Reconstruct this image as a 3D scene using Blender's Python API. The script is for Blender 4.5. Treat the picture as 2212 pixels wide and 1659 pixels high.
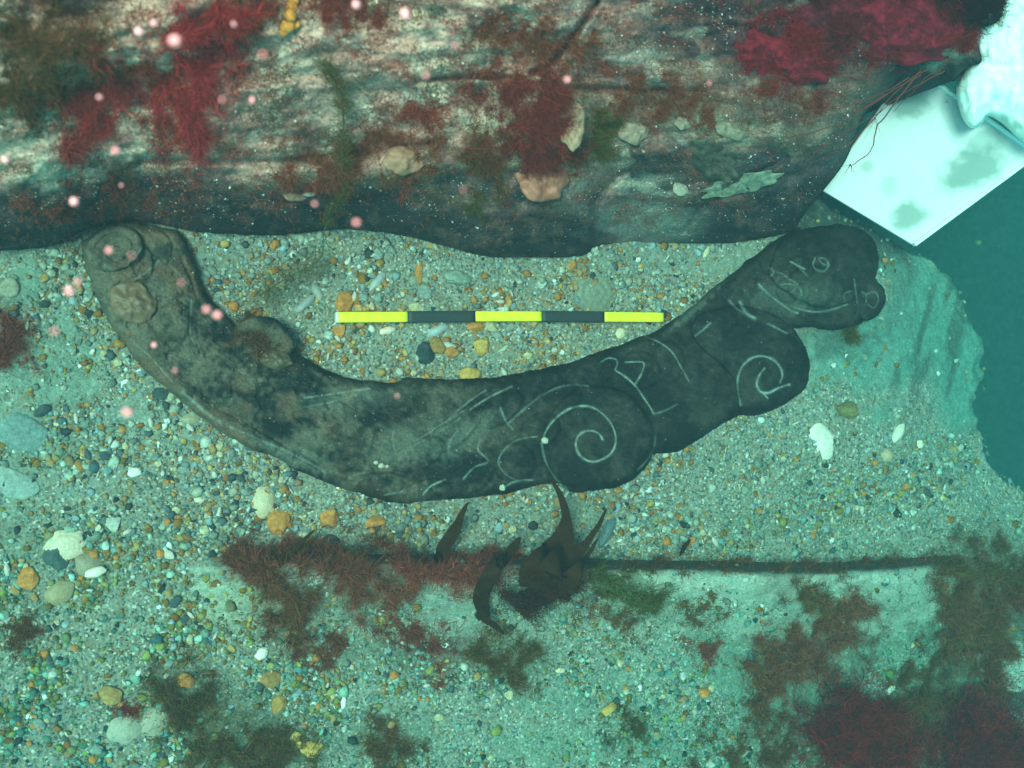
import bpy, math
import numpy as np
from mathutils import Matrix, Vector

rs = np.random.RandomState(7)
S = bpy.context.scene
for o in list(bpy.data.objects):
    bpy.data.objects.remove(o, do_unlink=True)
COL = S.collection

# ------------------------------------------------------------------ camera
TILT = math.radians(18.0)
DIST = 1.7
HF = math.radians(50.0)
FPX = 512 / math.tan(HF / 2)
fw = np.array([math.sin(TILT), 0, -math.cos(TILT)])
rt = np.array([math.cos(TILT), 0, math.sin(TILT)])
up = np.array([0.0, 1.0, 0.0])
CAM = -fw * DIST
cd = bpy.data.cameras.new('camera')
cd.sensor_width = 36
cd.lens = 18 / math.tan(HF / 2)
cd.clip_start = 0.01
cd.clip_end = 200
cd.dof.use_dof = True
cd.dof.focus_distance = 1.68
cd.dof.aperture_fstop = 4.5
cam = bpy.data.objects.new('camera', cd)
COL.objects.link(cam)
cam.matrix_world = Matrix(((rt[0], up[0], -fw[0], CAM[0]), (rt[1], up[1], -fw[1], CAM[1]),
                           (rt[2], up[2], -fw[2], CAM[2]), (0, 0, 0, 1)))
S.camera = cam

# ------------------------------------------------------------------ world, sun, exposure
SUN_EL, SUN_AZ = math.radians(64), math.radians(180)   # where the light comes from (azimuth from +x, ccw)
w = bpy.data.worlds.new('World')
S.world = w
w.use_nodes = True
nt = w.node_tree
bg = nt.nodes['Background']
sky = nt.nodes.new('ShaderNodeTexSky')
sky.sky_type = 'NISHITA'
sky.sun_disc = False
sky.sun_elevation = SUN_EL
sky.sun_rotation = math.pi / 2 - SUN_AZ
mul = nt.nodes.new('ShaderNodeMixRGB')
mul.blend_type = 'MULTIPLY'
mul.inputs[0].default_value = 1
mul.inputs[2].default_value = (1.0, 0.385, 0.26, 1)     # sea water filters the daylight
nt.links.new(sky.outputs[0], mul.inputs[1])
nt.links.new(mul.outputs[0], bg.inputs[0])
bg.inputs[1].default_value = 0.15
sl = bpy.data.lights.new('sun', 'SUN')
sl.energy = 3.4
sl.angle = math.radians(18)
sl.color = (1.0, 0.375, 0.30)
sun = bpy.data.objects.new('sun', sl)
COL.objects.link(sun)
sdir = Vector((math.cos(SUN_EL) * math.cos(SUN_AZ), math.cos(SUN_EL) * math.sin(SUN_AZ), math.sin(SUN_EL)))
sun.rotation_euler = sdir.to_track_quat('Z', 'Y').to_euler()
S.view_settings.view_transform = 'Standard'
S.view_settings.look = 'None'
S.view_settings.gamma = 1
S.view_settings.exposure = 2.2
S.cycles.max_bounces = 6
S.cycles.diffuse_bounces = 2
S.cycles.volume_bounces = 1
S.cycles.transparent_max_bounces = 4

# ------------------------------------------------------------------ maths helpers
def P(px, py, z):
    px = np.asarray(px, float); py = np.asarray(py, float); z = np.asarray(z, float)
    a = (px - 512) / FPX; b = -(py - 384) / FPX
    d = fw + a[..., None] * rt + b[..., None] * up
    t = (z - CAM[2]) / d[..., 2]
    return CAM + t[..., None] * d

def project(p):
    q = np.asarray(p) - CAM
    dz = q @ fw
    return 512 + FPX * (q @ rt) / dz, 384 - FPX * (q @ up) / dz

def sstep(a, b, x):
    t = np.clip((x - a) / (b - a), 0, 1)
    return t * t * (3 - 2 * t)

def _hash(ix, iy, seed):
    h = (ix.astype(np.int64) * 374761393 + iy.astype(np.int64) * 668265263 + seed * 974634777) & 0xffffffff
    h = ((h ^ (h >> 13)) * 1274126177) & 0xffffffff
    return ((h ^ (h >> 16)) & 0xffff) / 65535.0

def vnoise(x, y, seed=0):
    ix = np.floor(x); iy = np.floor(y)
    fx = x - ix; fy = y - iy
    fx = fx * fx * (3 - 2 * fx); fy = fy * fy * (3 - 2 * fy)
    a = _hash(ix, iy, seed); b = _hash(ix + 1, iy, seed)
    c = _hash(ix, iy + 1, seed); d = _hash(ix + 1, iy + 1, seed)
    return (a + (b - a) * fx) * (1 - fy) + (c + (d - c) * fx) * fy

def fbm(x, y, seed=0, oct=4):
    s = 0; a = 0.5; n = 0
    for k in range(oct):
        s = s + a * vnoise(x * 2 ** k + 17.3 * k, y * 2 ** k - 9.1 * k, seed + k)
        n += a; a *= 0.5
    return s / n

def seg_dist(px, py, pts, closed=False):
    """distance to a polyline, plus the sign test of a closed polygon"""
    best = np.full(px.shape, 1e9)
    inside = np.zeros(px.shape, bool)
    n = len(pts)
    for i in range(n if closed else n - 1):
        x0, y0 = pts[i]; x1, y1 = pts[(i + 1) % n]
        dx, dy = x1 - x0, y1 - y0
        t = np.clip(((px - x0) * dx + (py - y0) * dy) / (dx * dx + dy * dy + 1e-9), 0, 1)
        d = np.hypot(px - x0 - t * dx, py - y0 - t * dy)
        best = np.minimum(best, d)
        if closed:
            c = ((y0 > py) != (y1 > py)) & (px < (x1 - x0) * (py - y0) / (y1 - y0 + 1e-12) + x0)
            inside ^= c
    return np.where(inside, best, -best) if closed else best

def smooth(pts, k=6, closed=False):
    p = np.array(pts, float); n = len(p); out = []
    for i in range(n if closed else n - 1):
        if closed:
            a, b, c, d = p[(i - 1) % n], p[i], p[(i + 1) % n], p[(i + 2) % n]
        else:
            a, b, c, d = p[max(i - 1, 0)], p[i], p[i + 1], p[min(i + 2, n - 1)]
        for j in range(k):
            t = j / k
            out.append(0.5 * (2 * b + (c - a) * t + (2 * a - 5 * b + 4 * c - d) * t * t + (3 * b - a - 3 * c + d) * t ** 3))
    if not closed:
        out.append(p[-1])
    return [tuple(q) for q in out]

def D(*pts):                      # points read off the photo shown 2212 px wide
    return [(x / 2.16016, y / 2.16016) for x, y in pts]

def T(ix, iy, *pts):              # points read off a third-by-third enlargement
    return [(ix * 341.333 + x / 6.4805, iy * 256 + y / 6.4805) for x, y in pts]

# ------------------------------------------------------------------ materials
def mat(name, rough=0.9, attr='Col', base=None, bump=None, spec=0.2, vary=None, grain=None):
    m = bpy.data.materials.new(name)
    m.use_nodes = True
    n = m.node_tree.nodes; l = m.node_tree.links
    b = n['Principled BSDF']
    b.inputs['Roughness'].default_value = rough
    b.inputs['Specular IOR Level'].default_value = spec
    if base is None:
        a = n.new('ShaderNodeVertexColor'); a.layer_name = attr
        src = a.outputs[0]
    else:
        r = n.new('ShaderNodeRGB'); r.outputs[0].default_value = (*base, 1)
        src = r.outputs[0]
    tc = n.new('ShaderNodeTexCoord')
    if vary:                      # (scale, lo, hi): mottling
        for (sc, lo, hi) in vary:
            t = n.new('ShaderNodeTexNoise'); t.inputs['Scale'].default_value = sc
            t.inputs['Detail'].default_value = 5; t.inputs['Roughness'].default_value = 0.65
            l.new(tc.outputs['Object'], t.inputs['Vector'])
            mr = n.new('ShaderNodeMapRange')
            mr.inputs[1].default_value = 0.3; mr.inputs[2].default_value = 0.7
            mr.inputs[3].default_value = lo; mr.inputs[4].default_value = hi
            l.new(t.outputs[0], mr.inputs[0])
            mx = n.new('ShaderNodeMixRGB'); mx.blend_type = 'MULTIPLY'; mx.inputs[0].default_value = 1
            l.new(src, mx.inputs[1]); l.new(mr.outputs[0], mx.inputs[2])
            src = mx.outputs[0]
    hsrc = None
    if grain:                     # (voronoi scale, mix): grains of differing colours
        v = n.new('ShaderNodeTexVoronoi'); v.inputs['Scale'].default_value = grain[0]
        l.new(tc.outputs['Object'], v.inputs['Vector'])
        cr = n.new('ShaderNodeValToRGB')
        e = cr.color_ramp; e.interpolation = 'CONSTANT'
        stops = [(0, (.10, .11, .10)), (.16, (.24, .25, .21)), (.45, (.36, .34, .28)), (.62, (.30, .16, .07)),
                 (.74, (.22, .23, .21)), (.90, (.62, .58, .50)), (.95, (.05, .055, .06))]
        e.elements[0].position = 0; e.elements[0].color = (*stops[0][1], 1)
        e.elements[1].position = stops[1][0]; e.elements[1].color = (*stops[1][1], 1)
        for p_, c_ in stops[2:]:
            q = e.elements.new(p_); q.color = (*c_, 1)
        sp = n.new('ShaderNodeSeparateColor'); l.new(v.outputs['Color'], sp.inputs[0])
        l.new(sp.outputs[0], cr.inputs[0])
        al = n.new('ShaderNodeAttribute'); al.attribute_name = 'Grit'
        mm = n.new('ShaderNodeMath'); mm.operation = 'MULTIPLY'; mm.inputs[1].default_value = grain[1]
        l.new(al.outputs['Fac'], mm.inputs[0])
        mx = n.new('ShaderNodeMixRGB'); l.new(mm.outputs[0], mx.inputs[0])
        l.new(src, mx.inputs[1]); l.new(cr.outputs[0], mx.inputs[2])
        src = mx.outputs[0]; hsrc = v.outputs['Distance']
    l.new(src, b.inputs['Base Color'])
    if bump:
        t = n.new('ShaderNodeTexNoise'); t.inputs['Scale'].default_value = bump[0]
        t.inputs['Detail'].default_value = 6; t.inputs['Roughness'].default_value = 0.7
        l.new(tc.outputs['Object'], t.inputs['Vector'])
        bp = n.new('ShaderNodeBump'); bp.inputs['Strength'].default_value = bump[1]
        bp.inputs['Distance'].default_value = bump[2]
        l.new(t.outputs[0], bp.inputs['Height'])
        l.new(bp.outputs[0], b.inputs['Normal'])
    return m

M_ground = mat('gravelly_sand', 0.95, bump=(260, 0.8, 0.004), vary=[(60, .7, 1.25), (420, .6, 1.4)], grain=(330, .75))
M_timber = mat('waterlogged_timber', 0.9, bump=(150, 0.9, 0.005), vary=[(30, .7, 1.3), (260, .45, 1.5)], spec=0.05)
M_carved = mat('carved_oak', 0.9, bump=(150, 0.9, 0.0032), vary=[(22, .75, 1.25), (300, .6, 1.45)], spec=0.04)
M_stone = mat('stone', 0.8, vary=[(160, .6, 1.25), (500, .7, 1.2)], spec=.1, bump=(300, .4, .001))
M_shell = mat('shell', 0.5, vary=[(220, .8, 1.12)], bump=(260, .5, .001), spec=0.35)
M_weed = mat('seaweed', 0.9, spec=0.02)
M_leaf = mat('kelp', 0.85, vary=[(90, .6, 1.3)], spec=0.04, bump=(90, .4, .002))
M_board = mat('white_plastic', 0.5, vary=[(25, .93, 1.04)], spec=0.3)
M_paint = mat('rod_paint', 0.55, vary=[(120, .85, 1.08)], spec=0.3, bump=(140, .4, .0008))
M_speck = mat('drifting_speck', 0.8)

# ------------------------------------------------------------------ mesh helpers
def make(name, V, F, C=None, m=None, parent=None, sm=True, extra=None):
    V = np.asarray(V, np.float32).reshape(-1, 3)
    F = np.asarray(F, np.int32)
    k = F.shape[1]
    me = bpy.data.meshes.new(name)
    me.vertices.add(len(V)); me.vertices.foreach_set('co', V.ravel())
    me.loops.add(F.size); me.loops.foreach_set('vertex_index', F.ravel())
    me.polygons.add(len(F))
    me.polygons.foreach_set('loop_start', np.arange(0, F.size, k, dtype=np.int32))
    me.polygons.foreach_set('loop_total', np.full(len(F), k, np.int32))
    if C is not None:
        C = np.asarray(C, np.float32)
        if C.ndim == 1:
            C = np.tile(C, (len(V), 1))
        a = me.color_attributes.new('Col', 'FLOAT_COLOR', 'POINT')
        a.data.foreach_set('color', np.hstack([C, np.ones((len(C), 1), np.float32)]).astype(np.float32).ravel())
    if extra is not None:
        a = me.attributes.new('Grit', 'FLOAT', 'POINT')
        a.data.foreach_set('value', np.asarray(extra, np.float32).ravel())
    me.update(calc_edges=True)
    me.validate()
    if sm:
        me.polygons.foreach_set('use_smooth', np.ones(len(me.polygons), bool))
    if m:
        me.materials.append(m)
    o = bpy.data.objects.new(name, me)
    COL.objects.link(o)
    if parent:
        o.parent = parent
    return o

def tag(o, label=None, cat=None, group=None, kind=None):
    if label: o['label'] = label
    if cat: o['category'] = cat
    if group: o['group'] = group
    if kind: o['kind'] = kind
    return o

def empty(name, loc, label, cat, group=None):
    o = bpy.data.objects.new(name, None)
    COL.objects.link(o); o.location = loc; o.empty_display_size = 0.02
    return tag(o, label, cat, group)

def adopt(root, *kids):
    """parent world-space meshes to an Empty without moving them"""
    for k in kids:
        k.parent = root
        k.matrix_parent_inverse = Matrix.Translation(root.location).inverted()

def grid_faces(nu, nv, mask=None):
    i = np.arange(nu * nv).reshape(nv, nu)
    f = np.stack([i[:-1, :-1], i[1:, :-1], i[1:, 1:], i[:-1, 1:]], -1).reshape(-1, 4)
    if mask is not None:
        m = mask.ravel()
        f = f[m[f].any(1)]
    return f

def compact(V, F, C, G=None):
    u, inv = np.unique(F, return_inverse=True)
    return V[u], inv.reshape(F.shape), (C[u] if C is not None else None), (G[u] if G is not None else None)

def blob(px, py, cx, cy, rx, ry, ang=0, soft=0.5, warp=None):
    a = math.radians(ang); c, s = math.cos(a), math.sin(a)
    dx, dy = px - cx, py - cy
    r = np.hypot((dx * c + dy * s) / rx, (-dx * s + dy * c) / ry)
    if warp is not None:
        r = r + warp
    return 1 - sstep(1 - soft, 1 + soft, r)

# ------------------------------------------------------------------ the seabed
EDGE = smooth(D((1790, -300), (1800, 350), (1900, 480), (1975, 525), (2070, 575), (2140, 680), (2168, 800), (2158, 900),
                (2185, 1000), (2250, 1070), (2340, 1160), (2500, 1500), (2600, 2100)), 5)
_e = P(np.array([p[0] for p in EDGE]), np.array([p[1] for p in EDGE]), np.zeros(len(EDGE)))
_o = np.argsort(_e[:, 1]); EY, EX = _e[_o, 1], _e[_o, 0]

def G(x, y):
    z = (fbm(x * 3.1 + 5, y * 3.1, 11, 3) - .5) * .022 + (fbm(x * 14, y * 14, 31, 3) - .5) * .009
    xe = np.interp(y, EY, EX) + (fbm(x * 7, y * 9, 3, 3) - .5) * .07 + (fbm(x * 30, y * 30, 13, 3) - .5) * .035
    d = x - xe
    z = z - .95 * sstep(-.02, .28, d) - .04 * sstep(-.25, 0, d)
    z = z + .35 * (fbm(x * 1.2 + 3, y * 1.2, 77, 3) - .5) * sstep(1.5, 4, np.hypot(x, y))
    return z

def on_ground(px, py, lift=0.0):
    px = np.asarray(px, float); py = np.asarray(py, float)
    z = np.zeros(px.shape)
    for _ in range(5):
        p = P(px, py, z)
        z = G(p[..., 0], p[..., 1])
    p[..., 2] = z + lift
    return p

# (cx, cy, rx, ry, angle, silt) patches where fine pale silt hides the gravel, in photo px
SILT = [(110, 780, 130, 110, 30, .75), (60, 620, 60, 60, 0, .8), (330, 930, 130, 45, 25, .7), (470, 560, 90, 50, 0, .55), (1280, 1110, 400, 25, 3, .35),
        (60, 950, 80, 70, 20, .6), (480, 1310, 70, 55, 0, .8), (1000, 1260, 120, 40, 0, .5), (1500, 1265, 330, 45, 2, .7),
        (1900, 1290, 220, 80, 0, .6), (1850, 740, 130, 90, -30, .95), (1990, 720, 130, 190, 20, .9), (2080, 800, 90, 160, 10, .95),
        (1700, 1480, 260, 80, 10, .6), (1250, 1500, 160, 60, 0, .4), (1480, 560, 160, 40, 0, .6), (1350, 570, 120, 35, 0, .55),
        (1950, 1400, 180, 110, 0, .5), (1430, 1600, 400, 60, 0, .4), (30, 1000, 60, 200, 0, .3)]
DARKP = [(60, 660, 20, 30, 0, .2)]

def silt_mask(px, py):
    s = np.zeros(np.shape(px))
    wv = (fbm(px / 22., py / 22., 5, 4) - .5) * 1.5
    for cx, cy, rx, ry, a, k in SILT:
        s = np.maximum(s, k * blob(px, py, cx / 2.16, cy / 2.16, rx / 2.16, ry / 2.16, a, .45, wv))
    return s

GCOL = [(1790, 738, 80, 42, (.06, .10, .09), .75), (1925, 610, 40, 80, (.09, .14, .125), .6), (1600, 1040, 400, 120, (.12, .145, .09), .65), (1950, 1080, 260, 110, (.10, .165, .125), .6), (200, 1400, 320, 240, (.17, .145, .085), .6), (1500, 1480, 500, 150, (.13, .20, .155), .55), (60, 1560, 160, 130, (.07, .15, .13), .6), (1830, 470, 120, 62, (.035, .05, .05), .95), (1925, 520, 60, 40, (.06, .09, .085), .9), (480, 1310, 75, 60, (.44, .45, .34), .9), (620, 1270, 150, 80, (.13, .075, .055), .7), (820, 1270, 170, 60, (.16, .085, .07), .55), (940, 1400, 120, 60, (.17, .10, .08), .5), (1150, 1260, 130, 60, (.08, .05, .03), .6),
        (1330, 1270, 110, 50, (.10, .13, .06), .5), (1100, 1420, 90, 50, (.12, .11, .06), .5), (1760, 1380, 150, 70, (.11, .07, .05), .6), (1900, 1580, 200, 90, (.08, .045, .03), .75), (2110, 1500, 130, 200, (.08, .05, .035), .75),
        (2130, 1290, 110, 110, (.10, .07, .045), .65), (400, 1500, 90, 60, (.12, .11, .06), .5), (560, 1610, 160, 70, (.10, .09, .05), .6), (820, 1600, 90, 60, (.10, .08, .045), .5), (1720, 1500, 140, 90, (.12, .12, .08), .5), (700, 1410, 90, 40, (.17, .11, .08), .4), (940, 700, 260, 130, (.30, .20, .12), .35)]

def ground_look(x, y, z):
    px, py = project(np.stack([x, y, z], -1))
    c1 = np.array([.235, .225, .18]); c2 = np.array([.185, .155, .11]); c3 = np.array([.30, .34, .29]); c4 = np.array([.10, .115, .105])
    n1 = fbm(px / 30., py / 30., 41, 4)[..., None]; n2 = fbm(px / 7., py / 7., 43, 3)[..., None]
    n3 = fbm(px / 60., py / 60., 45, 3)[..., None]
    col = c1 + (c2 - c1) * sstep(.4, .7, n1) + (c4 - c1) * sstep(.58, .75, n2) * .7
    col = col * (.55 + .62 * sstep(.3, .7, n3))
    s = silt_mask(px, py)
    col = col + (c3 - col) * s[..., None]
    bk_ = blob(px, py, 925, 350, 95, 130, 10, .5)[..., None] * s[..., None]
    col = col + (np.array([.12, .235, .21]) - col) * bk_
    falloff_ = np.clip(sstep(470, 660, py + 60 * (n1[..., 0] - .5)) * .75 + .3 * sstep(220, 60, px) + .45 * sstep(640, 860, px + .35 * py - 150), 0, 1)[..., None]
    col = col * (1 - falloff_ * np.array([.68, -.04, .10]))  # painted falloff: the ground loses red where flash light fades
    for cx, cy, rx, ry, c_, k_ in GCOL:
        b_ = blob(px, py, cx / 2.16, cy / 2.16, rx / 2.16, ry / 2.16, 0, .6, (n2[..., 0] - .5) * 1.6 + (n1[..., 0] - .5) * 1.4)[..., None] * k_
        col = col + (np.array(c_) - col) * b_
        if c_[0] < .2 and c_[1] < .135: s = s + (1 - s) * np.clip(b_[..., 0] * 1.4, 0, 1)
    # streaks of silt running down the bank
    st = sstep(.45, .7, vnoise((px + py * .28) / 7., py / 55., 71)) * blob(px, py, 935, 355, 52, 95, 8, .4)
    col = col * (1 - .5 * st[..., None])
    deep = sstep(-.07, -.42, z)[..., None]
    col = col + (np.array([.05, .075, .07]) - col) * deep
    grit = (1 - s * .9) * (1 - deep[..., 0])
    return np.clip(col * .84, .01, 1), grit

def axis(a, b, h, far, growth=1.18):
    c = list(np.arange(a, b, h)); s = h; e = c[-1]
    hi = []
    while e < far:
        s *= growth; e += s; hi.append(e)
    s = h; e = a; lo = []
    while e > -far:
        s *= growth; e -= s; lo.append(e)
    return np.array(lo[::-1] + c + hi)

gx = axis(-.85, 1.45, .0032, 9); gy = axis(-.85, .55, .0032, 9)
X, Y = np.meshgrid(gx, gy)
Z = G(X, Y)
inn = (np.abs(X) < 1.6) & (np.abs(Y) < 1.2)
Z = Z + inn * ((fbm(X * 90, Y * 90, 61, 3) - .5) * .0045 + (vnoise(X * 260, Y * 260, 63) - .5) * .0022)
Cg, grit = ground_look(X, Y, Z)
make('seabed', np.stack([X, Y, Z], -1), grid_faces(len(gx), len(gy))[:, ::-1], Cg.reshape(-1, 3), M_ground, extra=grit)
tag(bpy.data.objects['seabed'], kind='structure')

# ------------------------------------------------------------------ half buried plank in the foreground
KE = smooth(D((400, 1205), (560, 1196), (800, 1196), (1000, 1196), (1200, 1200), (1400, 1208), (1600, 1212), (1800, 1212), (1960, 1205), (2060, 1195), (2120, 1200)), 4)
KP = KE + D((2130, 1260), (2000, 1380), (1700, 1400), (1300, 1390), (900, 1390), (600, 1380), (420, 1340), (380, 1260))
kx, ky = np.meshgrid(np.arange(165, 1000, 1.5), np.arange(540, 660, 1.5))
KS = seg_dist(kx, ky, KP, True)
ke = np.interp(kx, [p[0] for p in KE], [p[1] for p in KE])
dd = ky - ke + (fbm(kx / 26., kx * 0 + 3, 127, 3) - .5) * 5 + (fbm(kx / 5., ky / 5., 129, 2) - .5) * 1.6
gb = on_ground(kx, ky)[..., 2]
kh = np.where(dd > 0, .075 * np.clip(dd / 11., 0, 1) ** .7, 0) * (1 - .95 * sstep(14, 72, dd)) * np.clip(KS / 10., 0, 1) ** .5 * sstep(170, 330, kx) * sstep(1010, 880, kx)
kh = kh + (fbm(kx / 30., ky / 6., 111, 4) - .5) * .012 * np.clip(KS / 8., 0, 1) - .002
kz = gb + np.where(KS > 0, kh, KS * .01 - .004)
kc = np.tile(np.array([.36, .40, .33]), kx.shape + (1,))
kc = kc * (.8 + .45 * fbm(kx / 30., ky / 10., 113, 4)[..., None])
face = (sstep(17, 9, dd + 6 * (fbm(kx / 20, ky / 9, 119, 3) - .5)) * sstep(230, 320, kx + 60 * (fbm(kx / 20, ky / 9, 120, 2) - .5)))[..., None]
kc = kc + (np.array([.115, .062, .045]) * (.6 + .9 * fbm(kx / 12., ky / 3., 131, 3)[..., None]) - kc) * face * .92
for cx, cy, rx, ry, c, k in [(620, 1250, 120, 60, (.10, .06, .045), .7), (900, 1230, 120, 40, (.12, .05, .045), .7), (780, 1300, 90, 40, (.13, .08, .06), .6), (1180, 1250, 130, 50, (.07, .04, .025), .8),
                             (1330, 1280, 80, 40, (.10, .13, .05), .6), (1700, 1270, 60, 40, (.10, .08, .05), .5), (490, 1310, 90, 50, (.34, .36, .27), .8), (1020, 1270, 80, 40, (.30, .26, .20), .5)]:
    b = blob(kx, ky, cx / 2.16, cy / 2.16, rx / 2.16, ry / 2.16, 0, .5, (fbm(kx / 12, ky / 12, 117, 3) - .5) * 1.6)[..., None] * k
    kc = kc + (np.array(c) - kc) * b
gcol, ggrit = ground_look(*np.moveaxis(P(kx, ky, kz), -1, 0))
mix = sstep(0, 14, KS + 12 * (fbm(kx / 14, ky / 14, 121, 3) - .5)) * (1 - .5 * sstep(30, 72, dd)) * (.7 + .3 * sstep(.3, .6, fbm(kx / 28, ky / 14, 123, 3)))
mix = np.maximum(mix, face[..., 0] * (KS > .5))[..., None]
kc = gcol + (kc - gcol) * mix
kgrit = (1 - face[..., 0]) * (ggrit + (.35 - ggrit) * mix[..., 0])
V_, F_, C_, G_ = compact(P(kx, ky, kz).reshape(-1, 3), grid_faces(kx.shape[1], kx.shape[0], KS > -.5), kc.reshape(-1, 3), kgrit.ravel())
pl = make('buried_plank', V_, F_, C_, M_ground, extra=G_)
tag(pl, 'long straight plank edge half buried in silt below the carving', 'plank')


def on_sea(px, py, lift=0.0):
    px = np.asarray(px, float); py = np.asarray(py, float)
    p = on_ground(px, py)
    ix = np.round((px - 165) / 1.5).astype(int); iy = np.round((py - 540) / 1.5).astype(int)
    ok_ = (ix >= 0) & (iy >= 0) & (ix < kx.shape[1]) & (iy < kx.shape[0])
    z2 = np.where(ok_, np.where(KS > 0, kz, -9)[np.clip(iy, 0, kx.shape[0] - 1), np.clip(ix, 0, kx.shape[1] - 1)], -9)
    z = np.maximum(p[..., 2], z2)
    q = P(px, py, z); q[..., 2] += lift
    return q

# ------------------------------------------------------------------ grains and pebbles
t_ = (1 + 5 ** .5) / 2
ICO_V = np.array([(-1, t_, 0), (1, t_, 0), (-1, -t_, 0), (1, -t_, 0), (0, -1, t_), (0, 1, t_), (0, -1, -t_), (0, 1, -t_),
                  (t_, 0, -1), (t_, 0, 1), (-t_, 0, -1), (-t_, 0, 1)], float) / math.hypot(1, t_)
ICO_F = np.array([(0, 11, 5), (0, 5, 1), (0, 1, 7), (0, 7, 10), (0, 10, 11), (1, 5, 9), (5, 11, 4), (11, 10, 2), (10, 7, 6), (7, 1, 8),
                  (3, 9, 4), (3, 4, 2), (3, 2, 6), (3, 6, 8), (3, 8, 9), (4, 9, 5), (2, 4, 11), (6, 2, 10), (8, 6, 7), (9, 8, 1)])
OCT_V = np.array([(1, 0, 0), (0, 1, 0), (-1, 0, 0), (0, -1, 0), (0, 0, 1), (0, 0, -1)], float)
OCT_F = np.array([(0, 1, 4), (1, 2, 4), (2, 3, 4), (3, 0, 4), (1, 0, 5), (2, 1, 5), (3, 2, 5), (0, 3, 5)])

def subdiv(V, F):
    V = list(map(tuple, V)); mid = {}
    def m(a, b):
        k = (min(a, b), max(a, b))
        if k not in mid:
            p = (np.array(V[a]) + np.array(V[b])); p /= np.linalg.norm(p)
            V.append(tuple(p)); mid[k] = len(V) - 1
        return mid[k]
    out = []
    for a, b, c in F:
        ab, bc, ca = m(a, b), m(b, c), m(c, a)
        out += [(a, ab, ca), (b, bc, ab), (c, ca, bc), (ab, bc, ca)]
    return np.array(V), np.array(out)
SPH2 = subdiv(*subdiv(ICO_V, ICO_F))
SPH3 = subdiv(*SPH2)

PAL = np.array([(.27, .28, .24), (.20, .21, .19), (.36, .34, .27), (.40, .17, .045), (.33, .13, .04), (.50, .32, .10), (.52, .50, .42),
                (.70, .68, .62), (.05, .055, .06), (.10, .13, .15), (.28, .36, .38), (.42, .24, .12)])
PWT = np.array([.18, .15, .12, .10, .07, .05, .09, .04, .07, .05, .05, .03]); PWT = PWT / PWT.sum()

def scatter(name, pos, rad, base, cols, flat=(.28, .65), m=M_stone, jit=.36, sink=.36):
    n = len(pos); BV, BF = base; k = len(BV)
    sc = np.stack([rs.uniform(.7, 1.3, n), rs.uniform(.6, 1.1, n), rs.uniform(*flat, n)], -1) * rad[:, None]
    v = BV[None] * (1 + rs.uniform(-jit, jit, (n, k, 1))) * sc[:, None]
    a = rs.uniform(0, 2 * np.pi, n); b = rs.uniform(-.5, .5, n)
    cb, sb = np.cos(b)[:, None], np.sin(b)[:, None]
    v = np.stack([v[..., 0] * cb + v[..., 2] * sb, v[..., 1], -v[..., 0] * sb + v[..., 2] * cb], -1)
    ca, sa = np.cos(a)[:, None], np.sin(a)[:, None]
    v = np.stack([v[..., 0] * ca - v[..., 1] * sa, v[..., 0] * sa + v[..., 1] * ca, v[..., 2]], -1)
    p = pos.copy(); p[:, 2] += sc[:, 2] * (1 - 2 * sink)
    v = v + p[:, None]
    F = (BF[None] + (np.arange(n) * k)[:, None, None]).reshape(-1, BF.shape[1])
    return make(name, v.reshape(-1, 3), F, np.repeat(cols, k, 0), m)

def density(px, py):
    d = .10 + .90 * sstep(.40, .62, fbm(px / 45., py / 45., 91, 3))
    for g_ in GCOL:
        if g_[4][0] < .2 and g_[4][1] < .135: d = d * (1 - .75 * g_[5] * blob(px, py, g_[0] / 2.16, g_[1] / 2.16, g_[2] / 2.16, g_[3] / 2.16, 0, .6))
    if KP is not None:
        ddp = py - np.interp(px, [p[0] for p in KE], [p[1] for p in KE])
        d = d * (1 - .6 * ((ddp > 13) & (ddp < 45) & (px > 330) & (px < 985)))
        d = d * (1 - .93 * ((ddp > -1) & (ddp < 17) & (px > 185) & (px < 985)))
    # the gravel is coarsest round the scale rod and in the lower left
    d = d * (1 - .85 * silt_mask(px, py))
    d = d * (.65 + .7 * blob(px, py, 760, 480, 200, 50, -8, .6) + .6 * blob(px, py, 470, 330, 190, 70, 0, .5) + .5 * blob(px, py, 120, 600, 260, 200, 0, .5) + .3 * blob(px, py, 700, 500, 260, 60, -10, .5))
    return d

def _pass(): pass

def grain_cols(pos, lo, hi):
    px, py = project(pos); n = len(pos)
    c = PAL[rs.choice(len(PAL), n, p=PWT)]
    k = .30 * blob(px, py, 460, 325, 170, 70, 0, .6) + .24 * blob(px, py, 170, 640, 240, 150, 0, .5) + .12
    k = k * 1.5 * sstep(.35, .6, fbm(px / 26., py / 26., 201, 2)) * (1 - .6 * sstep(700, 900, px))
    o_ = np.array([(.48, .20, .06), (.40, .15, .04), (.58, .33, .11), (.42, .24, .12)])[rs.randint(0, 4, n)]
    c = np.where((rs.rand(n) < k)[:, None], o_, c)
    falloff_ = np.clip(sstep(470, 660, py + 60 * (fbm(px / 30., py / 30., 41, 4) - .5)) * .6 + .25 * sstep(220, 60, px) + .4 * sstep(640, 860, px + .35 * py - 150), 0, 1)[:, None]
    c = c * (1 - falloff_ * np.array([.62, -.04, .10]) * (rs.rand(n, 1) < .78))  # grains carry the same painted loss of flash light
    return c * (1 - .3 * falloff_) * .88 * rs.uniform(lo, hi, (n, 1))

def sample_frame(n, dens=density, x0=-40, x1=1075, y0=180, y1=810):
    out = []
    while sum(map(len, out)) < n:
        px = rs.uniform(x0, x1, n); py = rs.uniform(y0, y1, n)
        keep = rs.rand(n) < dens(px, py)
        out.append(np.stack([px[keep], py[keep]], -1))
    q = np.vstack(out)[:n]
    return q[:, 0], q[:, 1]

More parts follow.
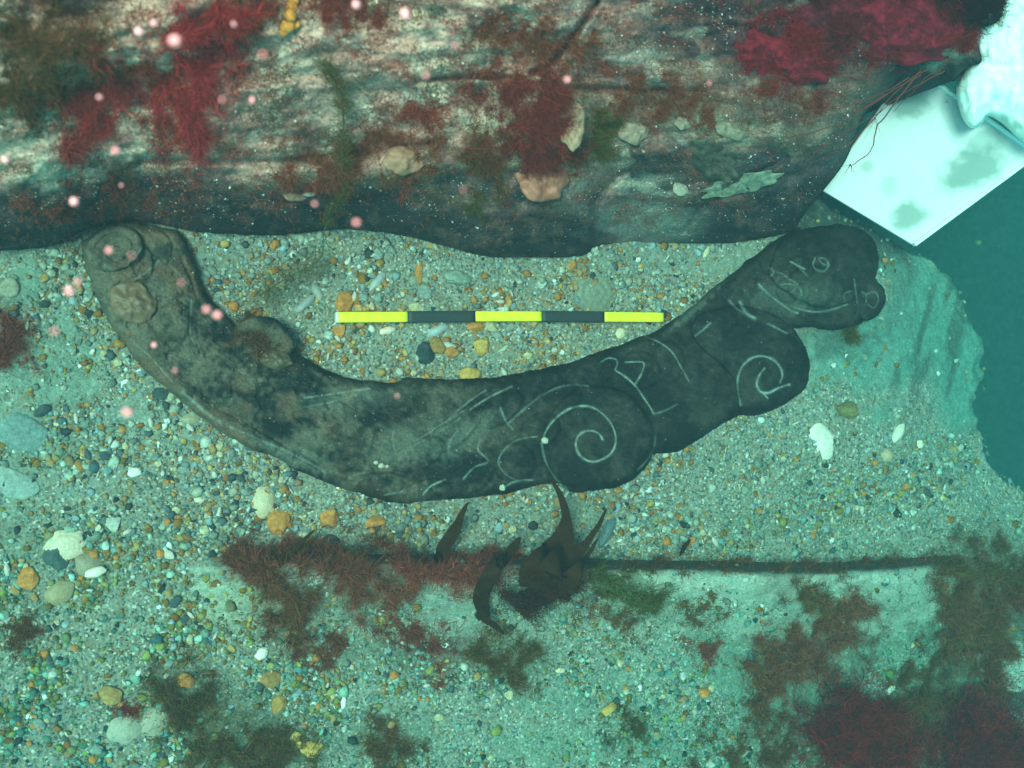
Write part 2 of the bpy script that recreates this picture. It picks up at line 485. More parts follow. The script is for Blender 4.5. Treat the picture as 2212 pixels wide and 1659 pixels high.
n = 52000
px, py = sample_frame(n)
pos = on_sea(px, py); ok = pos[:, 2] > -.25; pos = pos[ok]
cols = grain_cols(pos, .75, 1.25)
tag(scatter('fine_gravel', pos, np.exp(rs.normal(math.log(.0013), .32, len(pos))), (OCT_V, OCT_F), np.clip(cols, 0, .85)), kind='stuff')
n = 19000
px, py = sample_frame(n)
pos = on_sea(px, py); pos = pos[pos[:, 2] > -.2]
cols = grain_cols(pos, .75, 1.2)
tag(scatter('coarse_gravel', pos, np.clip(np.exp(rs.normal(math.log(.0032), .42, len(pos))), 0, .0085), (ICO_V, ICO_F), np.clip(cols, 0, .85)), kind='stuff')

n = 3200
px, py = sample_frame(n)
pos = on_sea(px, py); pos = pos[pos[:, 2] > -.2]
cols = np.array([(.26, .32, .34), (.46, .46, .40), (.68, .68, .62), (.40, .36, .26), (.20, .25, .24)])[rs.choice(5, len(pos), p=[.27, .23, .10, .2, .2])] * rs.uniform(.8, 1.1, (len(pos), 1))
tag(scatter('shell_chips', pos, np.clip(np.exp(rs.normal(math.log(.0034), .45, len(pos))), 0, .010), (ICO_V, ICO_F), np.clip(cols, 0, .88), flat=(.10, .22), jit=.4), kind='stuff')

# ------------------------------------------------------------------ the great timber at the top
TE = smooth(D((-400, 560), (0, 540), (110, 530), (180, 498), (270, 478), (350, 486), (450, 503), (600, 508), (720, 496), (800, 500), (880, 512),
              (960, 532), (1060, 556), (1200, 556), (1262, 552), (1300, 530), (1400, 527), (1520, 527), (1600, 523), (1700, 506), (1735, 492)), 5)
TR = smooth(T(2, 0, (730, 1490), (800, 1370), (900, 1250), (1050, 1050), (1130, 850), (1180, 740), (1310, 620), (1480, 455), (1640, 500), (1720, 470), (1760, 520),
              (1850, 425), (1935, 400), (1915, 300), (1885, 170), (2000, 160), (2060, 110), (2075, 40), (2050, -60), (2030, -400)), 4)
TPOLY = TE + TR[1:] + [(900, -260), (-190, -260)]
_tex = np.array([p[0] for p in TE]); _tey = np.array([p[1] for p in TE])

def t_sdf(px, py):
    return seg_dist(px, py, TPOLY, True)

def t_height(px, py, s=None):
    if s is None: s = t_sdf(px, py)
    e = np.interp(px, _tex, _tey)
    d = np.maximum(e - py, 0)
    base = .012 + .20 * (1 - np.exp(-d / 36.)) + .0009 * d
    right = sstep(560, 640, px)                    # the right block is lower and squarer
    base = base - right * .05 * (1 - np.exp(-d / 60.))
    # rounded end on the right
    se = np.clip(s / 30., 0, 1)
    base = base - .06 * (1 - np.sqrt(1 - (1 - se) ** 2)) * sstep(760, 840, px)
    # strata running along the grain, rising gently to the right
    q = py + .10 * px + 14 * np.sin(px / 170.)
    n = fbm(px / 70., q / 10., 21, 5) - .5
    base = base + n * .018 * sstep(0, 30, d) + (fbm(px / 16., q / 11., 25, 4) - .5) * .018
    base = base + (fbm(px / 70., py / 50., 27, 3) - .5) * .07 * sstep(5, 70, d)
    # splits
    for line, w_, dep in TCRACK:
        base = base - dep * np.exp(-(seg_dist(px, py, line) / w_) ** 2)
    for cx, cy, rx, ry, a, h in TLUMP:
        base = base + h * blob(px, py, cx / 2.16, cy / 2.16, rx / 2.16, ry / 2.16, a, .5)
    return base

TCRACK = [(smooth(D((1290, 5), (1245, 70), (1195, 130), (1150, 160))), 3, .03), (smooth(D((900, 175), (1050, 165), (1230, 190), (1450, 195))), 3, .02),
          (smooth(D((300, 345), (560, 350), (800, 330), (930, 310))), 4, .02), (smooth(D((1275, 555), (1285, 480), (1290, 430), (1350, 370))), 3, .02),
          (smooth(D((1480, 500), (1530, 440), (1700, 340))), 3, .015)]
TLUMP = [(720, 385, 170, 34, -3, .03), (880, 350, 80, 40, 0, .03), (1160, 250, 90, 90, 0, .045), (640, 60, 80, 50, 0, .02), (1540, 330, 90, 60, 20, .02),
         (1390, 490, 110, 50, 0, -.015), (300, 90, 180, 60, -10, .03)]
# colour patches: cx, cy, rx, ry, angle, (r,g,b), strength
LIT_SILT = (.80, .63, .50); BR = (.34, .16, .12); RD = (.17, .05, .045); DK = (.055, .052, .058); OL = (.19, .155, .085); GY = (.46, .38, .32); PK = (.42, .24, .17)  # silt tone is raised and warmed to carry flash light on the timber
TCOL = [(330, 120, 430, 170, -12, LIT_SILT, .75), (90, 330, 190, 70, -10, LIT_SILT, .7), (120, 170, 120, 120, 0, OL, .75), (20, 250, 60, 80, 0, OL, .6),
        (700, 170, 330, 110, 5, GY, .85), (330, 215, 80, 55, 0, LIT_SILT, .95), (560, 40, 120, 40, 0, OL, .5), (870, 60, 100, 45, -15, LIT_SILT, .85),
        (1000, 120, 220, 60, 0, BR, .6), (1060, 200, 75, 75, 0, (.46, .44, .36), .95), (960, 290, 110, 36, -25, (.40, .36, .27), .9), (800, 250, 140, 40, 0, GY, .6),
        (850, 350, 90, 40, 0, PK, .75), (700, 390, 180, 30, 0, (.30, .20, .12), .75), (560, 330, 170, 40, 5, BR, .7), (900, 320, 150, 30, 0, (.22, .10, .07), .7),
        (1300, 50, 110, 40, 0, GY, .8), (1470, 90, 180, 70, 0, DK, .8), (1350, 110, 90, 30, 10, GY, .8), (1450, 130, 120, 25, 15, GY, .7), (1600, 200, 150, 60, 20, BR, .5),
        (1150, 170, 120, 35, 0, BR, .6), (1200, 110, 90, 35, 0, DK, .5), (1330, 240, 120, 60, 10, BR, .7), (1550, 270, 230, 40, 10, (.13, .12, .09), .8), (1290, 290, 40, 60, 0, (.07, .10, .03), .8),
        (1235, 270, 26, 60, 10, (.55, .50, .36), .9), (1360, 285, 35, 28, 0, (.36, .34, .27), .7), (1490, 270, 60, 22, 5, (.30, .30, .23), .7), (1585, 285, 60, 25, 10, (.25, .25, .19), .7),
        (1370, 395, 90, 12, -8, GY, .5), (1390, 485, 115, 50, 0, (.30, .31, .27), .85), (1560, 515, 200, 9, -2, (.20, .22, .19), .7), (1555, 350, 55, 45, 35, (.12, .10, .085), .6),
        (1800, 180, 120, 70, -30, BR, .5), (1850, 260, 80, 60, 0, (.16, .14, .11), .5), (1600, 395, 84, 24, -16, (.34, .36, .29), .0),
        (1850, 50, 180, 80, 0, (.09, .03, .035), .6), (2010, 140, 60, 60, -40, (.15, .15, .12), .6), (2100, 30, 60, 40, 0, (.012, .012, .014), .9), (2060, 110, 28, 60, 0, (.05, .055, .05), .7),
        (1110, 535, 130, 20, 5, (.12, .13, .11), .6), (480, 200, 60, 90, 0, (.20, .12, .09), .5), (620, 250, 140, 40, 0, BR, .4), (1080, 330, 70, 30, 0, (.17, .12, .06), .7)]

step = 1.6
ux = np.arange(-190, 1012, step); uy = np.arange(-250, 262, step)
TX, TY = np.meshgrid(ux, uy)
TS = t_sdf(TX, TY)
TZ = t_height(TX, TY, TS)
TZ = np.where(TS > 0, TZ, np.maximum(TZ + TS * .10, -.12))
TZ = np.where((TS <= 0) & (TX > 700) & (TY < 232), np.maximum(t_height(TX, TY, TS) + TS * .25, -.8), TZ)
q = TY + .10 * TX + 14 * np.sin(TX / 170.)
wv = (fbm(TX / 24., q / 18., 51, 5) - .5) * 1.9
col = np.tile(np.array(DK), TX.shape + (1,)) * (1 + .5 * (fbm(TX / 40, q / 12, 53, 3)[..., None] - .4))
for cx, cy, rx, ry, a, c, k in TCOL:
    b = blob(TX, TY, cx / 2.16, cy / 2.16, rx / 2.16, ry / 2.16, a, .5, wv)[..., None] * k
    col = col + (np.array(c) - col) * b
bl = (sstep(.50, .68, fbm(TX / 40., TY / 30., 341, 5)) * sstep(640, 480, TX) * sstep(185, 150, TY))[..., None]
col = col + (np.array([.76, .66, .52]) - col) * bl * .8  # sandy blotches, brightened in colour as if lit by a near flash
pw = (sstep(.36, .60, fbm(TX / 32., q / 16., 331, 4)) * sstep(740, 560, TX))[..., None]
col = col + (np.array([.56, .28, .24]) - col) * pw * .5  # pink wash painted in place of warm flash light
top_r = blob(TX, TY, 770, 20, 130, 60, 5, .5)[..., None]
col = col + (np.array([.06, .025, .035]) - col) * top_r * .7
# dark bare strata show through the silt
dk = sstep(.52, .68, fbm(TX / 38., q / 13., 57, 4))[..., None] * .12
col = col + (np.array([.05, .045, .045]) - col) * dk
pale = sstep(.60, .74, fbm(TX / 26., q / 18., 58, 4))[..., None] * .45 * sstep(250, 190, TY + 0 * TX)[..., None]
col = col + (np.array([.50, .44, .36]) - col) * pale
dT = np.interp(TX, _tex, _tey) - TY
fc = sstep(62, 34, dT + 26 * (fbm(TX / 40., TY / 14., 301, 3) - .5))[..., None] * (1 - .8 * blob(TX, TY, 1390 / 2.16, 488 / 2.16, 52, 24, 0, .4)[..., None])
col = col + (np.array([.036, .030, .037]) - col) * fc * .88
# fine red-brown growth everywhere
rdm = sstep(.5, .7, fbm(TX / 13., TY / 10., 59, 3))[..., None] * .5 * sstep(900, 700, TX)[..., None]
col = col + (np.array([.25, .11, .09]) - col) * rdm
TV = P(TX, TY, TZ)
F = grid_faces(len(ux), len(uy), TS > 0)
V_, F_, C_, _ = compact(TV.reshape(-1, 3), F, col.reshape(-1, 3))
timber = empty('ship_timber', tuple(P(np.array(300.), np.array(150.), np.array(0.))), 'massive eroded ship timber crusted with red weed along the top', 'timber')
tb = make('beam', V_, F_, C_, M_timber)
# underside and back, so that the timber is a solid baulk
px_ = np.array([p[0] for p in TPOLY]); py_ = np.array([p[1] for p in TPOLY])
top = P(px_, py_, np.maximum(t_height(px_, py_, np.full(len(px_), 1.)) - .012, 0))
bot = top.copy(); bot[:, 2] = np.where(px_ > 780, -.75, -.1)
nn = len(px_)
Vb = np.vstack([top, bot]); Fb = [(i, (i + 1) % nn, (i + 1) % nn + nn, i + nn) for i in range(nn)]
bk = make('back_face', Vb, Fb, np.array(DK), M_timber, sm=False)
adopt(timber, tb, bk)

def on_timber(px, py, lift=0.0):
    px = np.asarray(px, float); py = np.asarray(py, float)
    z = t_height(px, py, t_sdf(px, py))
    p = P(px, py, z); p[..., 2] += lift
    return p

# pale elongated crust and other patches of growth are things of their own, further down

# ------------------------------------------------------------------ the carved piece
CP = (T(0, 0, (540, 1560), (640, 1480), (760, 1440), (880, 1435), (1000, 1465)) +
      D((505, 520)) [:0] +
      D((385, 500), (415, 545), (432, 600), (450, 640), (478, 672), (520, 715), (600, 745), (650, 770), (700, 797), (760, 817), (855, 826), (880, 815), (960, 819), (1080, 814),
        (1180, 795), (1240, 778), (1300, 760), (1360, 738), (1400, 724), (1450, 694), (1510, 650), (1570, 600), (1640, 545), (1700, 505), (1760, 490),
        (1830, 488), (1880, 512), (1900, 560), (1893, 600), (1912, 625), (1905, 655), (1870, 685), (1850, 702), (1800, 713), (1745, 708), (1714, 712), (1708, 716)) +
      D((1730, 735), (1748, 790), (1738, 835), (1700, 870), (1650, 888), (1600, 897), (1540, 930), (1460, 978), (1410, 985), (1375, 1030), (1330, 1052), (1290, 1060), (1235, 1058),
        (1190, 1045), (1110, 1062), (1020, 1075), (940, 1080), (860, 1088), (780, 1068), (700, 1040), (640, 1015), (600, 990), (520, 960), (440, 905), (370, 850), (310, 795), (265, 740),
        (232, 690), (205, 630), (185, 580), (178, 545)))
CP = smooth(CP, 3, True)
L = []
def line(pts, w_=1.0, k=1.0): L.append((smooth(pts, 5), w_ * rs.uniform(.75, 1.25), k))
# first volute (left), read off the middle enlargement
SPA = T(1, 1, (1470, 1520), (1380, 1430), (1325, 1330), (1300, 1230), (1310, 1170), (1360, 1085), (1440, 1010), (1530, 975), (1620, 980), (1700, 1030), (1760, 1110), (1778, 1205),
        (1740, 1285), (1650, 1332), (1575, 1318), (1525, 1260), (1522, 1190), (1560, 1145), (1620, 1132), (1670, 1155), (1692, 1190))
SPB = T(2, 1, (378, 965), (358, 880), (358, 790), (390, 710), (450, 660), (520, 650), (590, 675), (635, 730), (645, 780), (630, 820))
SPB2 = T(2, 1, (530, 728), (492, 780), (480, 835), (505, 880), (560, 885), (620, 855), (690, 832))
line(SPA, 1.3, 1); line(SPB, 1.4, .9); line(SPB2, 1.5, .95)
line(T(2, 1, (510, 880), (550, 920)), 1.2, .8)
line(T(1, 1, (1680, 690), (1730, 662), (1780, 672), (1788, 705), (1770, 740)), 1.0, .9)
line(T(1, 1, (1770, 740), (1830, 775), (1905, 840), (1960, 920), (2000, 980), (2025, 1025)), 1.0, .95)
line(T(1, 1, (1905, 830), (1945, 760), (1962, 700), (1930, 685), (1840, 690)), 1.0, .85)
line(T(1, 1, (2025, 1025), (2100, 1000), (2180, 960)), 1.2, .5)
line(T(1, 1, (2032, 1165), (2025, 1240), (1990, 1310), (1920, 1385)), 1.0, .5)
line(T(1, 1, (1030, 985), (1065, 1070), (1110, 1125)), 1.4, .45)
line(T(1, 1, (1080, 1085), (1150, 1020), (1230, 955), (1300, 905), (1400, 855), (1500, 835), (1600, 845)), 1.3, .4)
line(T(1, 1, (720, 1035), (830, 940), (940, 868)), 1.0, .6)
line(T(1, 1, (830, 1000), (950, 920), (1105, 845)), 1.1, .8)
line(T(1, 1, (390, 1270), (560, 1150), (700, 1060), (830, 980)), 1.2, .4)
line(T(1, 1, (450, 1240), (600, 1160), (760, 1060)), 1.0, .35)
line(T(1, 1, (895, 1200), (885, 1260), (950, 1330), (860, 1370), (790, 1445)), 1.1, .55)
line(T(1, 1, (1270, 1170), (1150, 1190), (1060, 1250), (1018, 1330), (1050, 1400), (1130, 1450), (1240, 1450)), 1.1, .6)
line(T(1, 1, (530, 1545), (580, 1490), (670, 1450)), 1.3, .85)
line(T(1, 1, (50, 1440), (100, 1415), (150, 1408)), 1.3, .7)
line(T(1, 1, (280, 1548), (400, 1525)), 1.3, .6)
line(T(1, 1, (1040, 1510), (1110, 1465), (1190, 1450)), 1.5, .7)
line(T(1, 1, (690, 1275), (705, 1200), (750, 1135)), 1.2, .4)
line(T(1, 1, (-240, 920), (0, 888), (180, 860)), 1.2, .6)
line(T(1, 1, (-240, 980), (-60, 945), (90, 905)), 1.2, .4)
line(T(1, 1, (340, 1130), (330, 1200), (350, 1290)), 1.0, .3)
line(T(1, 1, (1960, 520), (2060, 560), (2140, 620), (2200, 720), (2250, 810)), 1.2, .7)
line(T(2, 1, (495, 185), (560, 250), (640, 310), (705, 355), (745, 370)), 1.3, .7)
line(T(2, 1, (705, 325), (780, 350), (880, 362), (980, 342), (1065, 312)), 1.2, .6)
line(T(2, 1, (555, 440), (610, 468), (672, 500)), 1.3, .9)
line(T(2, 1, (80, 520), (125, 485), (180, 435)), 1.3, .6)
line(T(2, 1, (370, 300), (410, 370), (465, 402)), 2.6, .7)
line(T(2, 1, (300, 290), (360, 350), (400, 372)), 1.4, .4)
line(T(2, 1, (1110, 150), (1125, 260), (1135, 380)), 1.0, .4)
line(T(2, 1, (1160, 230), (1190, 260), (1185, 310)), 1.0, .45)
line(T(2, 1, (1195, 245), (1245, 235), (1268, 280), (1240, 335), (1200, 315)), 1.0, .5)
line(T(2, 1, (1050, 300), (1050, 245), (1090, 225)), 1.0, .4)
line(T(2, 1, (860, 10), (845, 55), (865, 90), (915, 98), (945, 60), (925, 20), (880, 10)), .9, .6)
line(T(2, 1, (880, 20), (905, 50), (925, 55)), .9, .5)
line(T(2, 1, (695, 35), (740, 60), (790, 85)), 1.0, .7)
line(T(2, 1, (610, 105), (650, 120), (690, 150), (740, 185), (770, 250), (735, 300)), 1.0, .5)
line(T(2, 1, (560, 75), (590, 100), (570, 135)), .9, .5)
line(T(2, 1, (640, 190), (680, 180), (735, 200), (690, 240), (640, 235)), .9, .5)
line(T(2, 1, (740, 60), (790, 110), (830, 150)), .9, .35)
line(T(0, 0, (620, 1600), (690, 1530), (790, 1515), (860, 1570), (845, 1645), (775, 1690), (700, 1660), (705, 1600), (770, 1585)), 1.7, -.8)
line(T(0, 0, (930, 1500), (985, 1480), (1060, 1500), (1110, 1560), (1120, 1640), (1090, 1710)), 2.2, -.8)
line(T(0, 1, (1180, 20), (1240, 150), (1290, 300), (1400, 430)), 3.0, -.8)
# the head at the left end
line(T(0, 0, (880, 1650), (915, 1600), (925, 1550), (900, 1500)), 1.4, .35)
line(T(0, 1, (830, 70), (870, 50), (920, -10)), 1.3, .45)
line(T(0, 1, (830, 165), (940, 110), (1030, 30)), 1.3, .45)
line(T(0, 1, (1040, 10), (1150, 110), (1230, 200)), 1.2, .35)
line(T(0, 1, (1240, 300), (1230, 400), (1230, 500), (1260, 580)), 1.5, .4)
line(T(0, 1, (1120, 820), (1030, 720), (960, 640), (860, 560)), 1.5, .4)
line(T(0, 1, (1180, 880), (1400, 1060), (1650, 1180), (1900, 1290), (2100, 1400)), 2.0, .35)
line(T(0, 1, (1550, 980), (1600, 1080), (1750, 1180)), 1.5, -.5)
line(T(0, 1, (1450, 1000), (1650, 1110), (1850, 1230), (2050, 1330)), 2.2, -.6)

def circ(cx, cy, r, px, py, ell=1.0, ang=0):
    a = math.radians(ang); c, s = math.cos(a), math.sin(a); dx, dy = px - cx, py - cy
    u = dx * c + dy * s; v = (-dx * s + dy * c) / ell
    return r - np.hypot(u, v)

VOL_A = T(1, 1, (1470, 1520), (1380, 1430), (1322, 1330), (1298, 1230), (1308, 1150), (1340, 1050), (1400, 960), (1480, 890), (1600, 850), (1750, 850), (1880, 910),
          (1960, 1000), (2010, 1090), (2030, 1180), (2015, 1280), (1970, 1370), (1880, 1440), (1780, 1490), (1650, 1515), (1560, 1528))
VOL_B = D((1601, 893), (1594, 860), (1588, 825), (1560, 790), (1515, 752), (1490, 708), (1520, 676), (1580, 660), (1640, 668), (1694, 693), (1734, 740), (1748, 790), (1740, 835), (1716, 858), (1670, 885), (1630, 897))
VOL_F = D((502, 742), (512, 702), (545, 684), (590, 688), (622, 715), (636, 748), (610, 782), (562, 788), (518, 776))
VOL_E = D((1668, 560), (1690, 518), (1740, 494), (1800, 491), (1850, 507), (1885, 545), (1888, 590), (1865, 630), (1830, 655), (1780, 665), (1730, 650), (1690, 625), (1662, 595))
VOL_C = T(2, 1, (1110, 160), (1180, 158), (1250, 175), (1300, 220), (1315, 280), (1290, 350), (1220, 410), (1150, 400), (1120, 300))
VOL_D = T(0, 0, (560, 1580), (640, 1500), (740, 1465), (840, 1470), (910, 1530), (925, 1610), (880, 1690), (790, 1745), (680, 1760), (590, 1720), (545, 1650))
VOLS = [(smooth(VOL_A, 4, True), .026, 'volute', 12), (smooth(VOL_B, 4, True), .024, 'volute', 14), (smooth(VOL_E, 4, True), .018, 'volute', 14), (smooth(VOL_F, 4, True), .026, 'knob', 16), (smooth(VOL_C, 4, True), .014, 'small_volute', 9), (smooth(VOL_D, 4, True), .014, 'scroll_boss', 9)]

def c_height(px, py, s):
    t = np.clip(s / 11., 0, 1)
    h = .050 * np.clip(1 - (1 - t) ** 2, 0, 1) ** .42 + .012 * sstep(8, 40, s)
    # wood grain and wear
    gq = fbm((px + py * .5) / 26., (py - .45 * px + .00045 * (px - 450) ** 2) / 3.2, 321, 3)
    h = h + (gq - .5) * .0042 * t - .006 * sstep(.62, .74, fbm(px / 13., py / 13., 323, 3)) * sstep(500, 300, px)
    k = (.75 + .35 * sstep(250, 480, px) - .25 * sstep(760, 860, px))
    h = h * k
    h = h + (fbm(px / 24., py / 24., 83, 3) - .5) * .012 * t + (fbm(px / 6., py / 6., 85, 3) - .5) * .0022
    # the hollow running along the lower left of the limb
    h = h - .014 * np.exp(-(seg_dist(px, py, HOLLOW) / 9.) ** 2)
    # leaf scales, each overlapping the next like shingles
    for cx, cy, rx, ry, a in SCALES:
        b = blob(px, py, cx, cy, rx, ry, a, .12)
        h = h + b * .0075
    return h
HOLLOW = smooth(T(0, 1, (900, 200), (1100, 620), (1400, 950), (1800, 1180), (2150, 1330), (2700, 1400)))
SCALES = [(350, 468, 24, 12, 15), (560, 400, 22, 15, -25), (590, 375, 24, 13, -20), (378, 486, 26, 13, -8), (425, 492, 24, 12, -15), (470, 478, 26, 15, -30), (513, 462, 22, 19, 0), (540, 430, 20, 16, -30), (455, 430, 30, 14, -40), (500, 410, 26, 13, -35), (420, 455, 26, 14, -30),
          (640, 370, 20, 18, 30), (668, 362, 16, 20, 0), (800, 268, 13, 11, 20), (822, 262, 11, 10, 0), (790, 290, 14, 12, 0), (812, 286, 24, 20, 10), (140, 262, 13, 18, -10), (165, 330, 20, 30, 40)]

step = 1.0
cxs = np.arange(76, 895, step); cys = np.arange(216, 512, step)
CX, CY = np.meshgrid(cxs, cys)
CS = seg_dist(CX, CY, CP, True)
CS = CS + (fbm(CX / 9., CY / 9., 311, 3) - .5) * 3.2 + (fbm(CX / 30., CY / 30., 313, 2) - .5) * 3
GB = on_ground(CX, CY)[..., 2]
GRV = np.zeros(CX.shape); GRP = np.zeros(CX.shape)
brk = .5 + .5 * sstep(.3, .6, fbm(CX / 6., CY / 6., 88, 3))
for pts, w_, k in L:
    xs = [p[0] for p in pts]; ys = [p[1] for p in pts]
    mm = (CX > min(xs) - 10) & (CX < max(xs) + 10) & (CY > min(ys) - 10) & (CY < max(ys) + 10)
    d = seg_dist(CX[mm], CY[mm], pts)
    g = np.exp(-(d / (w_ * .68 * (.6 + .6 * vnoise(CX[mm] / 9., CY[mm] / 9., 91)))) ** 2)
    GRV[mm] = np.maximum(GRV[mm], g * abs(k))
    GRP[mm] = np.maximum(GRP[mm], g * max(k, 0))
H = c_height(CX, CY, CS)
base = np.array([.013, .014, .015])
nz = fbm(CX / 34., CY / 26., 101, 5) * .6 + .4 * fbm(CX / 5., CY / 5., 109, 4); nf = fbm(CX / 4., CY / 4., 103, 3)
film = sstep(.36, .70, nz) * (.25 + .75 * sstep(620, 300, CX + 0 * CY)) + .35 * sstep(230, 120, CX)
film = np.clip(film * (.6 + .8 * nf), 0, 1)
film = film + .25 * np.exp(-(seg_dist(CX, CY, smooth(T(0, 1, (1180, 880), (1400, 1060), (1650, 1180), (1900, 1290), (2100, 1400)))) / 8) ** 2)
edge_f = sstep(8, 0, CS) * .25 * sstep(300, 150, CX)
cc = base + (np.array([.115, .092, .068]) - base) * np.clip(film + edge_f, 0, 1)[..., None]
brn = sstep(.52, .72, fbm(CX / 22., CY / 18., 107, 3)) * sstep(480, 200, CX)
cc = cc + (np.array([.13, .075, .05]) - cc) * (brn * .8)[..., None]
pat = [(640, 985, 70, 22, 20, .5), (1540, 600, 70, 20, -42, .55), (1500, 665, 60, 9, -40, .9), (1690, 640, 60, 40, 0, .35), (1770, 640, 50, 30, 0, .25), (770, 860, 120, 30, -10, .3), (900, 950, 110, 40, -20, .35), (1010, 940, 70, 25, -40, .4)]
for cx, cy, rx, ry, a, k in pat:
    b = blob(CX, CY, cx / 2.16, cy / 2.16, rx / 2.16, ry / 2.16, a, .5, (nf - .5) * 1.2)[..., None] * k * .75
    cc = cc + (np.array([.16, .17, .14]) - cc) * b
cc = cc + (np.array([.27, .33, .29]) - cc) * np.clip(GRP * brk, 0, 1)[..., None]
carved = empty('carved_scrollwork', tuple(on_sea(450., 430.)), 'dark curved carved timber ornament with spiral volutes lying on the gravel', 'carving')

def hf(name, S_, Hh, cc_, fall=.05):
    z = GB + np.where(S_ > 0, Hh, np.maximum(Hh + S_ * .03, -.03))
    V = P(CX, CY, z)
    F = grid_faces(len(cxs), len(cys), S_ > -.2)
    V_, F_, C_, _ = compact(V.reshape(-1, 3), F, cc_.reshape(-1, 3))
    return make(name, V_, F_, C_, M_carved), z
volm = np.zeros(CX.shape, bool)
kids = []
Ctop = H.copy()
for poly, hh, nm, rr in VOLS:
    s = seg_dist(CX, CY, poly, True) + (fbm(CX / 7., CY / 7., 315, 3) - .5) * 1.6
    t = np.clip(s / rr * 1.6, 0, 1)
    rise = hh * (.45 + .55 * np.clip(1 - (1 - t) ** 2, 0, 1) ** .45) - .006 * sstep(rr, rr * 3.5, s)
    hv = np.where(s > 0, np.maximum(H, .035) + rise - GRV * .0055, H)
    m_ = s > -1.5
    z = GB + np.where(s > 0, hv, H - .004 + s * .02)
    V = P(CX, CY, z)
    F = grid_faces(len(cxs), len(cys), s > 0)
    V_, F_, C_, _ = compact(V.reshape(-1, 3), F, cc.reshape(-1, 3))
    kids.append(make(nm, V_, F_, C_, M_carved))
    volm |= s > 4
    Ctop = np.where(s > 0, hv, Ctop)
Hb = np.where(volm, H * .8 - .006, H - GRV * .0055)
body, _ = hf('limb', CS, Hb, cc)
adopt(carved, body, *kids)

def on_carved(px, py, lift=0.0):
    px = np.asarray(px, float); py = np.asarray(py, float)
    ix = np.clip(np.round(px - cxs[0]).astype(int), 0, len(cxs) - 1); iy = np.clip(np.round(py - cys[0]).astype(int), 0, len(cys) - 1)
    z = GB[iy, ix] + np.where(CS[iy, ix] > 0, Ctop[iy, ix], 0)
    p = P(px, py, z); p[..., 2] += lift
    return p

# ------------------------------------------------------------------ scale rod
def box(name, a, b, wd, ht, m, c, parent=None, bev=.0012):
    """bar from a to b (3D), width wd across, height ht"""
    a = np.array(a); b = np.array(b); ax = b - a; Ln = np.linalg.norm(ax); ax /= Ln
    sd = np.cross([0, 0, 1.], ax); sd /= np.linalg.norm(sd); u_ = np.cross(ax, sd)
    prof = []
    for sx, sy in ((1, 1), (-1, 1), (-1, -1), (1, -1)):
        cx, cy = sx * (wd / 2 - bev), sy * (ht / 2 - bev)
        ang0 = math.atan2(sy, sx)
        for k in (-1, 0, 1):
            an = ang0 + k * math.pi / 4
            prof.append((cx + bev * math.cos(an), cy + bev * math.sin(an)))
    ns = 14; V = []
    for i in range(ns + 1):
        t = i / ns
        wob = 1 + .02 * math.sin(i * 2.1 + Ln * 90)
        for x, y in prof:
            V.append(a + ax * Ln * t + sd * x * wob + u_ * y)
    k = len(prof); F = []
    for i in range(ns):
        for j in range(k):
            F.append((i * k + j, i * k + (j + 1) % k, (i + 1) * k + (j + 1) % k, (i + 1) * k + j))
    n0 = len(V); V.append(a); V.append(b)
    for j in range(0, k, 1):
        F.append((n0, (j + 1) % k, j, j)); F.append((n0 + 1, ns * k + j, ns * k + (j + 1) % k, ns * k + (j + 1) % k))
    o = make(name, V, [f for f in F if len(set(f)) == 4], c, m, sm=False)
    T3 = [f[:3] for f in F if len(set(f)) < 4]
    me = o.data
    import bmesh
    bm = bmesh.new(); bm.from_mesh(me); bm.verts.ensure_lookup_table()
    for f in F:
        s_ = list(dict.fromkeys(f))
        if len(s_) == 3:
            try: bm.faces.new([bm.verts[i] for i in s_])
            except ValueError: pass
    bmesh.ops.recalc_face_normals(bm, faces=bm.faces)
    bm.to_mesh(me); bm.free()
    return o

cuts = [337.5, 406.5, 474, 540, 602.5, 661.5]
zr = [.019, .019, .020, .020, .019, .018]
ys_ = [317.5, 317.0, 316.5, 316.5, 317.0, 317.5]
rod_p = [P(np.array(float(x)), np.array(float(y)), np.array(z)) for x, y, z in zip(cuts, ys_, zr)]
rod = empty('scale_rod', tuple(rod_p[0]), 'yellow and black banded survey scale rod lying on the gravel', 'scale rod')
YEL = np.array([.85, .78, .02]); BLK = np.array([.022, .026, .028])
pcs = []
for i in range(5):
    a, b = rod_p[i].copy(), rod_p[i + 1].copy()
    wide = .0150 if i % 2 == 0 else .0168
    pcs.append(box('yellow_band' if i % 2 == 0 else 'black_band', a, b, wide, wide, M_paint, YEL if i % 2 == 0 else BLK))
d0 = (rod_p[0] - rod_p[1]); d0 /= np.linalg.norm(d0)
pcs.append(box('end_cap', rod_p[0] + d0 * .0028, rod_p[0] + d0 * .0001, .0146, .0146, M_paint, np.array([.85, .84, .78])))
adopt(rod, *pcs)

